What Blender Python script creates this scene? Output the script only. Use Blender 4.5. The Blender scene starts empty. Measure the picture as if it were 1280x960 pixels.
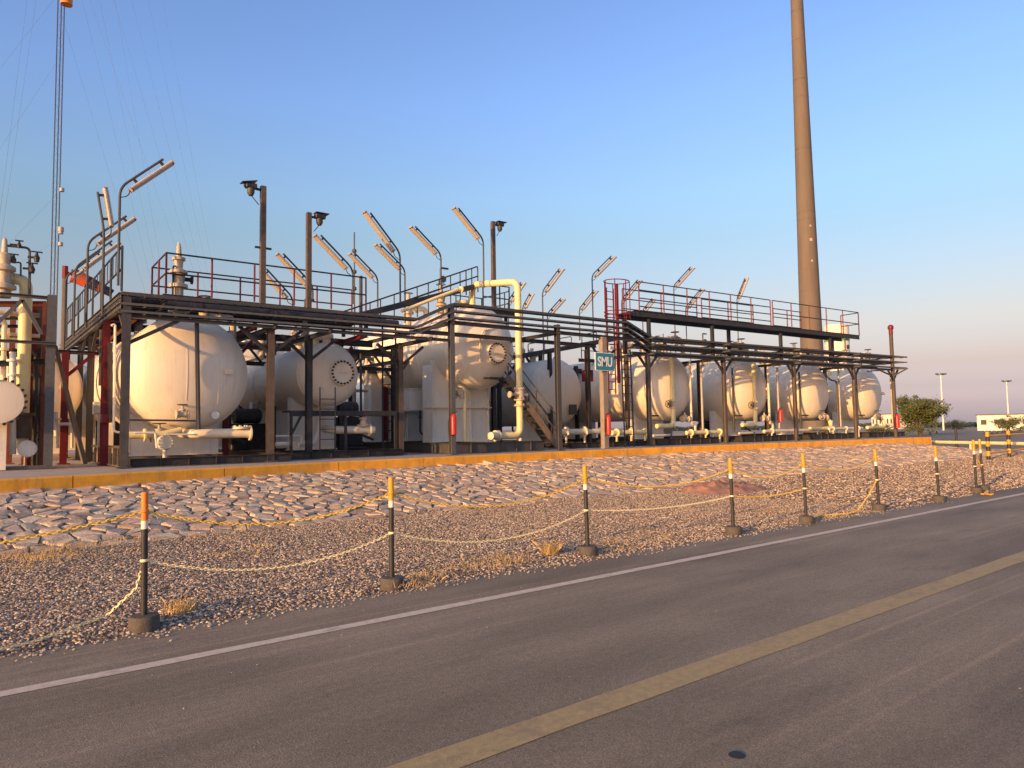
import bpy, bmesh, math, random
from mathutils import Vector, Matrix, noise
random.seed(7)
R_ = math.radians
SC = bpy.context.scene
COL = SC.collection
V = Vector

# ------------------------------------------------------------------ camera
FPX, ROLL, PITCH, AZ, EYE = 890.0, .0159, math.atan(57/890), math.atan2(1137, 890), 1.6
F0 = V((math.cos(AZ), math.sin(AZ), 0)); R0 = V((math.sin(AZ), -math.cos(AZ), 0)); Z0 = V((0, 0, 1))
FW = F0*math.cos(PITCH)+Z0*math.sin(PITCH); UP0 = Z0*math.cos(PITCH)-F0*math.sin(PITCH)
RT = R0*math.cos(ROLL)-UP0*math.sin(ROLL); UPV = UP0*math.cos(ROLL)+R0*math.sin(ROLL)
camd = bpy.data.cameras.new('camera'); cam = bpy.data.objects.new('camera', camd); COL.objects.link(cam)
camd.sensor_width = 36; camd.lens = FPX/1280*36; camd.clip_start = .1; camd.clip_end = 6000
m = Matrix((RT, UPV, -FW)).transposed().to_4x4(); m.translation = (0, 0, EYE); cam.matrix_world = m
SC.camera = cam

# ------------------------------------------------------------------ sky, sun, exposure
SUN_EL, SUN_AZ = R_(9.5), math.atan2(-.225, -.974)       # direction towards the sun
w = bpy.data.worlds.new('World'); SC.world = w; w.use_nodes = True
nt = w.node_tree; bg = nt.nodes['Background']
sky = nt.nodes.new('ShaderNodeTexSky'); sky.sky_type = 'NISHITA'; sky.sun_disc = False
sky.sun_elevation = SUN_EL; sky.sun_rotation = math.pi/2-SUN_AZ
sky.altitude = 0; sky.air_density = 1.0; sky.dust_density = 2.0; sky.ozone_density = 1.2
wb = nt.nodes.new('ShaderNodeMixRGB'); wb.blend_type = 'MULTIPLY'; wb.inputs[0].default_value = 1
tcw = nt.nodes.new('ShaderNodeTexCoord'); sx = nt.nodes.new('ShaderNodeSeparateXYZ'); hz = nt.nodes.new('ShaderNodeValToRGB')   # sky tint by elevation: haze low down, zenith less blue to warm ambient light
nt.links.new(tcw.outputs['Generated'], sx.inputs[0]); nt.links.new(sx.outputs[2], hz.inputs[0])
SKY_TINT = [(0, (1.86, 1.67, 3.05)), (0.012, (1.33, 1.22, 2.26)), (0.022, (1.07, 0.93, 1.73)), (0.046, (0.79, 0.64, 1.02)), (0.074, (0.79, 0.57, 0.7)), (0.131, (0.95, 0.71, 0.71)), (0.213, (0.93, 0.85, 0.89)), (0.258, (0.91, 0.93, 0.97)), (0.31, (0.98, 1.05, 1.19)), (0.42, (1.0, 1.12, 1.52)), (0.55, (0.95, 1.08, 1.52)), (1, (1.0, 0.98, 1.1))]
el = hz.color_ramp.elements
el[0].color = (*SKY_TINT[0][1], 1); el[1].color = (*SKY_TINT[-1][1], 1)
for p_, c_ in SKY_TINT[1:-1]:
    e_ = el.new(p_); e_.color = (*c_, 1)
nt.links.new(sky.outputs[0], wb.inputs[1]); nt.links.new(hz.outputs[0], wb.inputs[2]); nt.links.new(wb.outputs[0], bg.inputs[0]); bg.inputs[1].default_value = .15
sl = bpy.data.lights.new('sun', 'SUN'); sun = bpy.data.objects.new('sun', sl); COL.objects.link(sun)
sl.energy = 3.6; sl.angle = R_(.5); sl.color = (1, .55, .2)
sd = V((math.cos(SUN_AZ)*math.cos(SUN_EL), math.sin(SUN_AZ)*math.cos(SUN_EL), math.sin(SUN_EL)))
sun.rotation_euler = sd.to_track_quat('Z', 'Y').to_euler()
SC.view_settings.view_transform = 'Standard'; SC.view_settings.look = 'None'
SC.view_settings.exposure = .72; SC.view_settings.gamma = 1

# a point of the place from where it is seen and the plane it lies in
def ray(x, y): return FW+RT*((x-640)/FPX)+UPV*((480-y)/FPX)
def at(x, y, Y):
    r = ray(x, y); return V((0, 0, EYE))+r*(Y/r.y)
def atX(x, y, X):
    r = ray(x, y); return V((0, 0, EYE))+r*(X/r.x)
def gnd(x, y, z=0):
    r = ray(x, y); return V((0, 0, EYE))+r*((z-EYE)/r.z)
def rowY(X): return 18.8 if X < 21 else 19.5-(X-22.5)*.088 if X > 22.5 else 18.8+(X-21)/1.5*.7
def atR(x, y, dy=0):                                     # on the slightly skewed right hand row
    r = ray(x, y); d = 19.5+dy+22.5*.088; return V((0, 0, EYE))+r*(d/(r.x*.088+r.y))
PZ = .85                                                 # height of the concrete platform

# ------------------------------------------------------------------ materials
def mat(name, col, rough=.6, metal=0, var=.12, scale=3.0, bump=0, bscale=60, stretch=None, stain=None, stain_amt=.5, spec=.4, streak=False):
    mt = bpy.data.materials.new(name); mt.use_nodes = True; n = mt.node_tree.nodes; l = mt.node_tree.links
    b = n['Principled BSDF']; b.inputs['Roughness'].default_value = rough; b.inputs['Metallic'].default_value = metal
    b.inputs['Specular IOR Level'].default_value = spec
    tc = n.new('ShaderNodeTexCoord'); mp = n.new('ShaderNodeMapping'); l.new(tc.outputs['Object'], mp.inputs[0])
    if stretch: mp.inputs['Scale'].default_value = stretch
    nz = n.new('ShaderNodeTexNoise'); nz.inputs['Scale'].default_value = scale; nz.inputs['Detail'].default_value = 6
    nz.inputs['Roughness'].default_value = .65
    l.new(mp.outputs[0], nz.inputs[0])
    rp = n.new('ShaderNodeValToRGB'); e = rp.color_ramp.elements
    e[0].position = .3; e[1].position = .7
    e[0].color = tuple(c*(1-var) for c in col)+(1,); e[1].color = tuple(min(1, c*(1+var)) for c in col)+(1,)
    l.new(nz.outputs[0], rp.inputs[0]); out = rp.outputs[0]
    if stain:
        n2 = n.new('ShaderNodeTexNoise'); n2.inputs['Scale'].default_value = 1.7; n2.inputs['Detail'].default_value = 8
        n2.inputs['Roughness'].default_value = .7
        mp2 = n.new('ShaderNodeMapping'); mp2.inputs['Scale'].default_value = (5, 5, .35) if streak else (2.2, 2.2, .5); l.new(tc.outputs['Object'], mp2.inputs[0]); l.new(mp2.outputs[0], n2.inputs[0])
        r2 = n.new('ShaderNodeValToRGB'); r2.color_ramp.elements[0].position = .52; r2.color_ramp.elements[1].position = .75
        r2.color_ramp.elements[1].color = (stain_amt,)*3+(1,); l.new(n2.outputs[0], r2.inputs[0])
        mx = n.new('ShaderNodeMixRGB'); l.new(r2.outputs[0], mx.inputs[0]); l.new(out, mx.inputs[1]); mx.inputs[2].default_value = tuple(stain)+(1,)
        out = mx.outputs[0]
    l.new(out, b.inputs['Base Color'])
    rr = n.new('ShaderNodeMapRange'); rr.inputs[3].default_value = max(.05, rough-.1); rr.inputs[4].default_value = min(1, rough+.12)
    l.new(nz.outputs[0], rr.inputs[0]); l.new(rr.outputs[0], b.inputs['Roughness'])
    if bump:
        n3 = n.new('ShaderNodeTexNoise'); n3.inputs['Scale'].default_value = bscale; n3.inputs['Detail'].default_value = 5
        l.new(tc.outputs['Object'], n3.inputs[0]); bp = n.new('ShaderNodeBump'); bp.inputs['Strength'].default_value = bump; bp.inputs['Distance'].default_value = .02
        l.new(n3.outputs[0], bp.inputs['Height']); l.new(bp.outputs[0], b.inputs['Normal'])
    return mt
M = {}
M['tank'] = mat('tank_paint', (.8, .705, .555), .45, var=.05, scale=1.2, stain=(.5, .4, .29), stain_amt=.5, bump=.05, bscale=3, streak=True)
M['cream'] = mat('cream_paint', (.72, .63, .46), .42, var=.07, scale=6, stain=(.36, .25, .14), stain_amt=.5)
M['yellowcream'] = mat('pale_yellow_paint', (.78, .66, .34), .4, var=.05, scale=4, stain=(.5, .36, .16), stain_amt=.4)
M['white'] = mat('white_paint', (.78, .73, .63), .5, var=.06, stain=(.35, .3, .24), stain_amt=.4)
M['dark'] = mat('dark_steel', (.03, .03, .033), .5, var=.3, scale=8, stain=(.12, .08, .05), stain_amt=.4)
M['grey'] = mat('grey_steel', (.062, .061, .062), .5, var=.25, scale=6, stain=(.16, .1, .06), stain_amt=.5)
M['galv'] = mat('galvanised_steel', (.125, .123, .122), .45, metal=.3, var=.2, scale=10, stain=(.2, .13, .08), stain_amt=.4)
M['brown'] = mat('weathered_brown_steel', (.1, .076, .06), .6, var=.25, scale=5, stain=(.1, .07, .05), stain_amt=.6)
M['red'] = mat('red_paint', (.15, .012, .016), .5, var=.2, scale=5, stain=(.12, .03, .03), stain_amt=.4)
M['rust'] = mat('red_oxide_steel', (.2, .06, .03), .6, var=.25, scale=6)
M['extred'] = mat('extinguisher_red', (.6, .02, .015), .3, var=.06)
M['black'] = mat('black_rubber', (.02, .02, .02), .6, var=.2)
M['bolt'] = mat('bolt_steel', (.05, .035, .03), .5, metal=.3)
M['valve'] = mat('valve_body', (.5, .42, .31), .5, var=.15, scale=12, stain=(.2, .12, .07), stain_amt=.7)
M['kerb'] = mat('orange_kerb_paint', (.85, .39, .035), .65, var=.16, scale=3, stain=(.3, .15, .06), stain_amt=.8, bump=.25, bscale=30)
M['conc'] = mat('pale_concrete', (.4, .34, .28), .8, var=.15, scale=2, bump=.2, bscale=40, stain=(.2, .17, .14), stain_amt=.6)
M['postpale'] = mat('pale_weathered_post', (.27, .225, .18), .7, var=.2, scale=4, stain=(.15, .12, .09), stain_amt=.5)
M['stackc'] = mat('stack_concrete', (.14, .114, .09), .8, var=.14, scale=.5, stretch=(3, 3, .4), bump=.1, bscale=4, stain=(.16, .12, .09), stain_amt=.7)
M['lamp'] = mat('lamp_housing', (.41, .365, .31), .5, var=.08, scale=8, stain=(.3, .22, .15), stain_amt=.5)
M['diff'] = mat('lamp_diffuser', (.44, .39, .33), .3, var=.04)
M['yellow'] = mat('yellow_paint', (.66, .32, .02), .5, var=.1, scale=12)
M['orange'] = mat('orange_paint', (.75, .22, .03), .5, var=.1, scale=12)
M['postblk'] = mat('black_post_paint', (.03, .03, .03), .55, var=.3, scale=20, stain=(.11, .09, .07), stain_amt=.6)
M['base'] = mat('rubber_base', (.085, .073, .062), .8, var=.3, scale=15, bump=.3, bscale=50)
M['chainy'] = mat('yellow_plastic_chain', (.85, .55, .05), .5)
M['chainw'] = mat('faded_plastic_chain', (.85, .74, .42), .5)
M['stone'] = mat('slope_stone', (.38, .3, .24), .85, var=.3, scale=5, bump=.5, bscale=25, stain=(.2, .15, .12), stain_amt=.6)
M['mortar'] = mat('slope_mortar', (.15, .11, .08), .95, var=.3, scale=6, bump=.6, bscale=30)
M['dirt'] = mat('red_dirt', (.4, .2, .12), .95, var=.25, scale=6, bump=.6, bscale=30)
M['sand'] = mat('sandy_ground', (.3, .235, .18), .95, var=.2, scale=.4, bump=.4, bscale=10)
M['gravelbase'] = mat('gravel_bed', (.17, .135, .11), .95, var=.4, scale=30, bump=.8, bscale=60)
M['straw'] = mat('dry_straw', (.5, .34, .13), .8, var=.2)
M['teal'] = mat('teal_sign', (.03, .22, .29), .4, var=.05)
M['letter'] = mat('sign_lettering', (.75, .76, .74), .5, var=.03)
M['linew'] = mat('white_line_paint', (.6, .49, .37), .75, var=.15, scale=20, stain=(.2, .17, .15), stain_amt=.75, stretch=(1, 1, 1), bump=.2, bscale=120)
M['liney'] = mat('faded_yellow_line_paint', (.38, .275, .125), .75, var=.18, scale=20, stain=(.14, .115, .09), stain_amt=.7, bump=.2, bscale=120)
M['bark'] = mat('bark', (.12, .085, .06), .9, var=.3, scale=10)
M['leaf'] = mat('acacia_leaf', (.1, .115, .035), .7, var=.45, scale=2)
M['leafd'] = mat('dark_leaf', (.05, .065, .04), .7, var=.4, scale=2)
M['sock'] = mat('windsock_orange', (.7, .12, .04), .7, var=.1)
M['sockd'] = mat('windsock_dark', (.03, .03, .06), .7, var=.1)
M['mast'] = mat('mast_steel', (.07, .075, .09), .5, metal=.2, var=.15)
M['wire'] = mat('guy_wire', (.14, .17, .23), .7, spec=.1)
M['green'] = mat('green_band', (.12, .3, .08), .5)
M['plate'] = mat('name_plate', (.7, .68, .62), .4, var=.1, scale=14)

def asphalt():
    mt = bpy.data.materials.new('asphalt'); mt.use_nodes = True; n = mt.node_tree.nodes; l = mt.node_tree.links
    b = n['Principled BSDF']; b.inputs['Specular IOR Level'].default_value = .35
    tc = n.new('ShaderNodeTexCoord')
    def nz(scale, det=6, st=(1, 1, 1), rough=.6):
        mp = n.new('ShaderNodeMapping'); mp.inputs['Scale'].default_value = st; l.new(tc.outputs['Object'], mp.inputs[0])
        x = n.new('ShaderNodeTexNoise'); x.inputs['Scale'].default_value = scale; x.inputs['Detail'].default_value = det; x.inputs['Roughness'].default_value = rough
        l.new(mp.outputs[0], x.inputs[0]); return x.outputs[0]
    def ramp(src, p0, p1, c0, c1):
        r = n.new('ShaderNodeValToRGB'); e = r.color_ramp.elements; e[0].position = p0; e[1].position = p1; e[0].color = c0+(1,); e[1].color = c1+(1,); l.new(src, r.inputs[0]); return r.outputs[0]
    def mix(mode, f, a, c):
        x = n.new('ShaderNodeMixRGB'); x.blend_type = mode
        if isinstance(f, float): x.inputs[0].default_value = f
        else: l.new(f, x.inputs[0])
        l.new(a, x.inputs[1]); l.new(c, x.inputs[2]); return x.outputs[0]
    base = ramp(nz(.5, 8), .3, .72, (.222, .178, .126), (.29, .236, .168))
    big = ramp(nz(.9, 5, (.25, 1.2, 1)), .35, .7, (.7, .7, .7), (1.18, 1.18, 1.18))
    fine = ramp(nz(95, 3, rough=.75), .33, .7, (.5, .5, .5), (1.6, 1.56, 1.5))
    mid = ramp(nz(22, 5, rough=.7), .35, .7, (.82, .82, .82), (1.18, 1.18, 1.18))
    streak = ramp(nz(1.6, 3, (.04, 5, 1), .5), .58, .72, (1, 1, 1), (1.3, 1.26, 1.2))
    vo = n.new('ShaderNodeTexVoronoi'); vo.inputs['Scale'].default_value = 60; l.new(tc.outputs['Object'], vo.inputs[0])
    speck = ramp(vo.outputs['Distance'], .1, .2, (.55, .55, .55), (0, 0, 0))
    c = mix('MULTIPLY', 1.0, base, big); c = mix('MULTIPLY', 1.0, c, fine); c = mix('MULTIPLY', 1.0, c, mid); c = mix('MULTIPLY', 1.0, c, streak)
    vs_ = n.new('ShaderNodeRGB'); vs_.outputs[0].default_value = (.42, .38, .33, 1); c = mix('MIX', speck, c, vs_.outputs[0])
    sand = ramp(nz(.45, 7, (.5, 1.4, 1), .7), .56, .74, (0, 0, 0), (.4, .4, .4)); sc_ = n.new('ShaderNodeRGB'); sc_.outputs[0].default_value = (.34, .28, .21, 1); c = mix('MIX', sand, c, sc_.outputs[0])
    oil = ramp(nz(1.1, 6, (.35, 1.2, 1), .65), .6, .72, (1, 1, 1), (.68, .68, .68)); c = mix('MULTIPLY', 1.0, c, oil)
    l.new(c, b.inputs['Base Color']); b.inputs['Roughness'].default_value = .82
    bp = n.new('ShaderNodeBump'); bp.inputs['Strength'].default_value = .8; bp.inputs['Distance'].default_value = .008
    l.new(nz(95, 3, rough=.75), bp.inputs['Height']); l.new(bp.outputs[0], b.inputs['Normal'])
    return mt
M['asph'] = asphalt()

def pebble_mat():
    mt = bpy.data.materials.new('gravel_pebbles'); mt.use_nodes = True; n = mt.node_tree.nodes; l = mt.node_tree.links
    b = n['Principled BSDF']; b.inputs['Roughness'].default_value = .8
    a = n.new('ShaderNodeAttribute'); a.attribute_type = 'INSTANCER'; a.attribute_name = 'tone'
    r = n.new('ShaderNodeValToRGB'); r.color_ramp.interpolation = 'LINEAR'; e = r.color_ramp.elements
    e[0].position = 0; e[0].color = (.05, .04, .034, 1); e[1].position = 1; e[1].color = (.8, .65, .46, 1)
    for p, c in ((.25, (.13, .1, .078)), (.5, (.29, .205, .145)), (.72, (.43, .32, .22)), (.9, (.56, .44, .31))):
        x = e.new(p); x.color = c+(1,)
    l.new(a.outputs['Fac'], r.inputs[0]); l.new(r.outputs[0], b.inputs['Base Color']); return mt
M['pebble'] = pebble_mat()

# ------------------------------------------------------------------ helpers
def new(): return bmesh.new()
def box(b, c, s, rot=None):
    r = bmesh.ops.create_cube(b, size=1)
    mm = Matrix.Translation(V(c)) @ (rot.to_4x4() if rot else Matrix()) @ Matrix.Diagonal((*s, 1))
    bmesh.ops.transform(b, matrix=mm, verts=r['verts'])
def frame(d, up=V((0, 0, 1))):
    d = d.normalized()
    if abs(d.dot(up)) > .98: up = V((0, 1, 0))
    x = up.cross(d).normalized(); y = d.cross(x)
    return Matrix((x, y, d)).transposed()                # local x across, y up, z along
def bar(b, p, q, wd, ht=None):
    p, q = V(p), V(q); box(b, (p+q)/2, (wd, ht or wd, (q-p).length), frame(q-p))
def ibeam(b, p, q, wd, ht, t=.012, up=V((0, 0, 1))):
    p, q = V(p), V(q); fr = frame(q-p, up); L = (q-p).length; c = (p+q)/2
    for s in (-1, 1): box(b, c+fr @ V((0, s*(ht/2-t/2), 0)), (wd, t, L), fr)
    box(b, c, (t, ht-2*t, L), fr)
def rounded(pts, rb, n=5):
    pts = [V(p) for p in pts]; out = [pts[0]]
    for i in range(1, len(pts)-1):
        a, c, d = pts[i-1], pts[i], pts[i+1]
        u, v = (a-c), (d-c); k = min(rb, u.length*.49, v.length*.49)
        u.normalize(); v.normalize(); p0 = c+u*k; p1 = c+v*k
        for j in range(n+1):
            t = j/n; out.append(p0*(1-t)**2+c*2*t*(1-t)+p1*t*t)
    out.append(pts[-1]); return out
def tube(b, pts, r, seg=8, rb=0, cap=True):
    pts = rounded(pts, rb) if rb else [V(p) for p in pts]
    rings = []; n0 = None
    for i, p in enumerate(pts):
        d = (pts[min(i+1, len(pts)-1)]-pts[max(i-1, 0)]).normalized()
        if n0 is None:
            n0 = d.orthogonal().normalized()
        else:
            n0 = (n0-d*n0.dot(d)).normalized()
        e = d.cross(n0); rr = r[i] if isinstance(r, (list, tuple)) else r
        rings.append([b.verts.new(p+(n0*math.cos(a)+e*math.sin(a))*rr) for a in [2*math.pi*k/seg for k in range(seg)]])
    for a, c in zip(rings, rings[1:]):
        for k in range(seg): b.faces.new((a[k], a[(k+1) % seg], c[(k+1) % seg], c[k]))
    if cap: b.faces.new(rings[0][::-1]); b.faces.new(rings[-1])
def lathe(b, prof, o, ax, seg=24):
    fr = frame(V(ax)); o = V(o); prev = None
    for r, z in prof:
        if r < 1e-5: ring = [b.verts.new(o+fr @ V((0, 0, z)))]
        else: ring = [b.verts.new(o+fr @ V((r*math.cos(2*math.pi*k/seg), r*math.sin(2*math.pi*k/seg), z))) for k in range(seg)]
        if prev:
            for k in range(seg):
                a = prev[k % len(prev)]; c = prev[(k+1) % len(prev)]; d = ring[(k+1) % len(ring)]; e = ring[k % len(ring)]
                vs = []
                for x in (a, c, d, e):
                    if x not in vs: vs.append(x)
                if len(vs) > 2: b.faces.new(vs)
        prev = ring
def disc(b, o, ax, r, t, seg=24):
    lathe(b, [(0, 0), (r, 0), (r, t), (0, t)], o, ax, seg)
def boltring(b, o, ax, r, n, br, h):
    fr = frame(V(ax)); o = V(o)
    for k in range(n):
        a = 2*math.pi*(k+.5)/n
        disc(b, o+fr @ V((r*math.cos(a), r*math.sin(a), 0)), ax, br, h, 6)
def root_of(o):
    while o.parent: o = o.parent
    return o
def mk(name, b, mt, parent=None, label=None, smooth=.6, kind=None):
    bmesh.ops.recalc_face_normals(b, faces=b.faces)
    if parent:
        o_ = root_of(parent)['_loc']; bmesh.ops.translate(b, verts=b.verts, vec=-V(o_))
    if smooth:
        for f in b.faces: f.smooth = True
        for e in b.edges:
            if len(e.link_faces) != 2 or e.calc_face_angle(0) > smooth: e.smooth = False
    me = bpy.data.meshes.new(name); b.to_mesh(me); b.free()
    me.materials.append(M[mt] if isinstance(mt, str) else mt)
    o = bpy.data.objects.new(name, me); COL.objects.link(o)
    if parent: o.parent = parent
    if label: o['label'] = label
    if kind: o['kind'] = kind
    return o
def thing(name, label, cat, loc, group=None):
    o = bpy.data.objects.new(name, None); COL.objects.link(o); o.location = loc; o['_loc'] = list(loc)
    o.empty_display_size = .2
    tag(o, label, cat, group); return o
def tag(o, label, cat, group=None):
    o['label'] = label; o['category'] = cat
    if group: o['group'] = group
    return o
def solo(name, b, mt, label, cat, group=None, org=None):
    """a thing that is one mesh; its origin is put at its lowest middle point"""
    cs = [v.co for v in b.verts]
    lo = org or V((sum(c.x for c in cs)/len(cs), sum(c.y for c in cs)/len(cs), min(c.z for c in cs)))
    bmesh.ops.translate(b, verts=b.verts, vec=-V(lo))
    o = mk(name, b, mt); o.location = lo; return tag(o, label, cat, group)
def struct(name, b, mt, smooth=.6):
    o = mk(name, b, mt, smooth=smooth); o['kind'] = 'structure'; o['_loc'] = [0, 0, 0]; return o
def dup(o, loc=None, parent=None, off=None):
    c = o.copy(); COL.objects.link(c)
    if parent: c.parent = parent
    if loc is not None: c.location = loc; c['_loc'] = list(loc)
    for ch in list(o.children): dup(ch, None, c)
    return c

# ================================================================== ground, road, gravel, slope, platform
b = new(); bmesh.ops.create_grid(b, x_segments=2, y_segments=2, size=3000)
bmesh.ops.translate(b, verts=b.verts, vec=(0, 0, -.06)); struct('ground', b, 'sand')

def strip(b, xs, ya, yb, z):
    pv = None
    for x in xs:
        p = b.verts.new((x, ya(x), z(x, ya(x)))); q = b.verts.new((x, yb(x), z(x, yb(x))))
        if pv: b.faces.new((pv[0], p, q, pv[1]))
        pv = (p, q)
def frange(a, c, s):
    n = int(round((c-a)/s)); return [a+s*i for i in range(n+1)]
def edgeY(x): return 6.48+.05*noise.noise(V((x*.9, 3, 0)))+.05*noise.noise(V((x*4, 7, 0)))-.016*max(0, x-3)
b = new(); strip(b, frange(-40, 60, .12)+frange(61, 400, 20), lambda x: -9, edgeY, lambda x, y: 0)
struct('road', b, 'asph', 0)
def wob(x, k): return .012*noise.noise(V((x*1.3, k, 0)))
b = new(); strip(b, frange(-20, 120, .25), lambda x: 5.51+wob(x, 1), lambda x: 5.63+wob(x, 5), lambda x, y: .004); o = struct('edge_line', b, 'linew', 0)
b = new(); strip(b, frange(-20, 120, .25), lambda x: 2.92+wob(x, 11), lambda x: 3.145+wob(x, 15), lambda x, y: .004); struct('centre_line', b, 'liney', 0)
b = new(); p = gnd(921, 944); lathe(b, [(0, .005), (.034, .005), (.038, .003), (.041, .0005)], (p.x, p.y, 0), (0, 0, 1), 24)
struct('tar_patch', b, 'black')

KERB = [(-30, 14.6), (-8, 14.95), (.67, 15.96), (7.3, 17.2), (13, 17.55), (19.9, 17.7), (30, 17.1), (41.2, 16.3)]
def kerbY(x):
    for (x0, y0), (x1, y1) in zip(KERB, KERB[1:]):
        if x <= x1: 
            t = (x-x0)/(x1-x0); return y0+(y1-y0)*t
    return KERB[-1][1]
def footY(x):
    return min(kerbY(x)-3.2, 12.35+.3*noise.noise(V((x*.35, 9, 0)))+.15*noise.noise(V((x*1.4, 2, 0))) + .02*max(0, x-8))
KB = .6                                                 # foot of the kerb
def slopeZ(x, y):
    f, k = footY(x), kerbY(x)
    t = max(0, min(1, (y-f)/(k-f))); z = .03+(KB-.03)*(t**.9)
    if x > 38: z *= max(0, 1-(x-38)/9)
    return z
def gravZ(x, y):
    z = .02+.035*noise.noise(V((x*.5, y*.5, 0)))*min(1, max(0, y-6.5))
    return max(.006, z)
# gravel bed with its stones
def gravel(name, x0, x1, step, density, size):
    b = new(); xs = frange(x0, x1, step); n = 22
    rows = []
    for x in xs:
        ya, yb = edgeY(x)-.1, footY(x)+.55
        rows.append([b.verts.new((x, ya+(yb-ya)*j/n, -.03 if j == 0 else gravZ(x, ya+(yb-ya)*j/n))) for j in range(n+1)])
    for r0, r1 in zip(rows, rows[1:]):
        for j in range(n): b.faces.new((r0[j], r1[j], r1[j+1], r0[j+1]))
    o = mk(name, b, 'gravelbase'); o['kind'] = 'stuff'; tag(o, 'brown and grey gravel lying between the road and the stone slope', 'gravel')
    o.data.materials.append(M['pebble'])
    g = bpy.data.node_groups.new('pebbles', 'GeometryNodeTree')
    g.interface.new_socket('Geometry', in_out='INPUT', socket_type='NodeSocketGeometry'); g.interface.new_socket('Geometry', in_out='OUTPUT', socket_type='NodeSocketGeometry')
    N = g.nodes; L = g.links; gi = N.new('NodeGroupInput'); go = N.new('NodeGroupOutput')
    dp = N.new('GeometryNodeDistributePointsOnFaces'); dp.inputs['Density'].default_value = density; L.new(gi.outputs[0], dp.inputs['Mesh'])
    ico = N.new('GeometryNodeMeshIcoSphere'); ico.inputs['Radius'].default_value = 1; ico.inputs['Subdivisions'].default_value = 1
    sp = N.new('GeometryNodeSetPosition'); L.new(ico.outputs[0], sp.inputs[0])
    rv = N.new('FunctionNodeRandomValue'); rv.data_type = 'FLOAT_VECTOR'; rv.inputs[0].default_value = (-.28,)*3; rv.inputs[1].default_value = (.28,)*3
    L.new(rv.outputs[0], sp.inputs['Offset'])
    sm = N.new('GeometryNodeSetMaterial'); sm.inputs['Material'].default_value = M['pebble']; L.new(sp.outputs[0], sm.inputs[0])
    ip = N.new('GeometryNodeInstanceOnPoints'); L.new(dp.outputs[0], ip.inputs['Points']); L.new(sm.outputs[0], ip.inputs['Instance'])
    ro = N.new('FunctionNodeRandomValue'); ro.data_type = 'FLOAT_VECTOR'; ro.inputs[0].default_value = (-.5, -.5, 0); ro.inputs[1].default_value = (.5, .5, 6.28); ro.inputs['Seed'].default_value = 3
    L.new(ro.outputs[0], ip.inputs['Rotation'])
    rs = N.new('FunctionNodeRandomValue'); rs.data_type = 'FLOAT_VECTOR'; rs.inputs[0].default_value = (size*.35, size*.3, size*.22); rs.inputs[1].default_value = (size*1.05, size*.8, size*.6); rs.inputs['Seed'].default_value = 5
    L.new(rs.outputs[0], ip.inputs['Scale'])
    st = N.new('GeometryNodeStoreNamedAttribute'); st.data_type = 'FLOAT'; st.domain = 'INSTANCE'; st.inputs['Name'].default_value = 'tone'
    rt = N.new('FunctionNodeRandomValue'); rt.data_type = 'FLOAT'; rt.inputs['Seed'].default_value = 9
    L.new(rt.outputs[1], st.inputs['Value']); L.new(ip.outputs[0], st.inputs['Geometry'])
    jn = N.new('GeometryNodeJoinGeometry'); L.new(gi.outputs[0], jn.inputs[0]); L.new(st.outputs[0], jn.inputs[0]); L.new(jn.outputs[0], go.inputs[0])
    md = o.modifiers.new('pebbles', 'NODES'); md.node_group = g
    return o
gr = gravel('gravel', -5, 14, .5, 1500, .025)
gr['label'] = 'brown and grey gravel spread between the near road edge and the stone slope'
gr = gravel('gravel', 14, 46, 1, 260, .042)
gr['label'] = 'finer looking far gravel strip beside the road towards the striped barrier posts'

# stone slope: irregular stones set in mortar
b = new(); xs = frange(-14, 48, .5); n = 12; rows = []
for x in xs:
    f, k = footY(x)-.5, kerbY(min(x, 41))+.15
    rows.append([b.verts.new((x, f+(k-f)*j/n, (slopeZ(x, f+(k-f)*j/n) if j else -.05)-.0)) for j in range(n+1)])
for r0, r1 in zip(rows, rows[1:]):
    for j in range(n): b.faces.new((r0[j], r1[j], r1[j+1], r0[j+1]))
slope = struct('stone_slope', b, 'mortar')
rs = random.Random(5); seeds = []
cell = .27
for i in range(int(56/cell)):
    for j in range(int(6.2/cell)):
        x = -9+i*cell+rs.uniform(-.15, .15)+(.15 if j % 2 else 0); y = 11.6+j*cell*1.0+rs.uniform(-.14, .14)
        if footY(x)-.25 < y < kerbY(x)-.12 and x < 46: seeds.append((x, y))
grid = {}
for s in seeds: grid.setdefault((int(s[0]//.8), int(s[1]//.8)), []).append(s)
def cellpoly(s):
    x, y = s; poly = [(x-.31, y-.31), (x+.31, y-.31), (x+.31, y+.31), (x-.31, y+.31)]
    gx, gy = int(x//.8), int(y//.8)
    for a in (-1, 0, 1):
        for c in (-1, 0, 1):
            for t in grid.get((gx+a, gy+c), ()):
                if t == s: continue
                nx, ny = t[0]-x, t[1]-y; mx, my = (t[0]+x)/2, (t[1]+y)/2; out = []
                for i in range(len(poly)):
                    p, q = poly[i], poly[(i+1) % len(poly)]
                    dp = (p[0]-mx)*nx+(p[1]-my)*ny; dq = (q[0]-mx)*nx+(q[1]-my)*ny
                    if dp <= 0: out.append(p)
                    if dp*dq < 0: u = dp/(dp-dq); out.append((p[0]+(q[0]-p[0])*u, p[1]+(q[1]-p[1])*u))
                poly = out
    return poly
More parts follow.
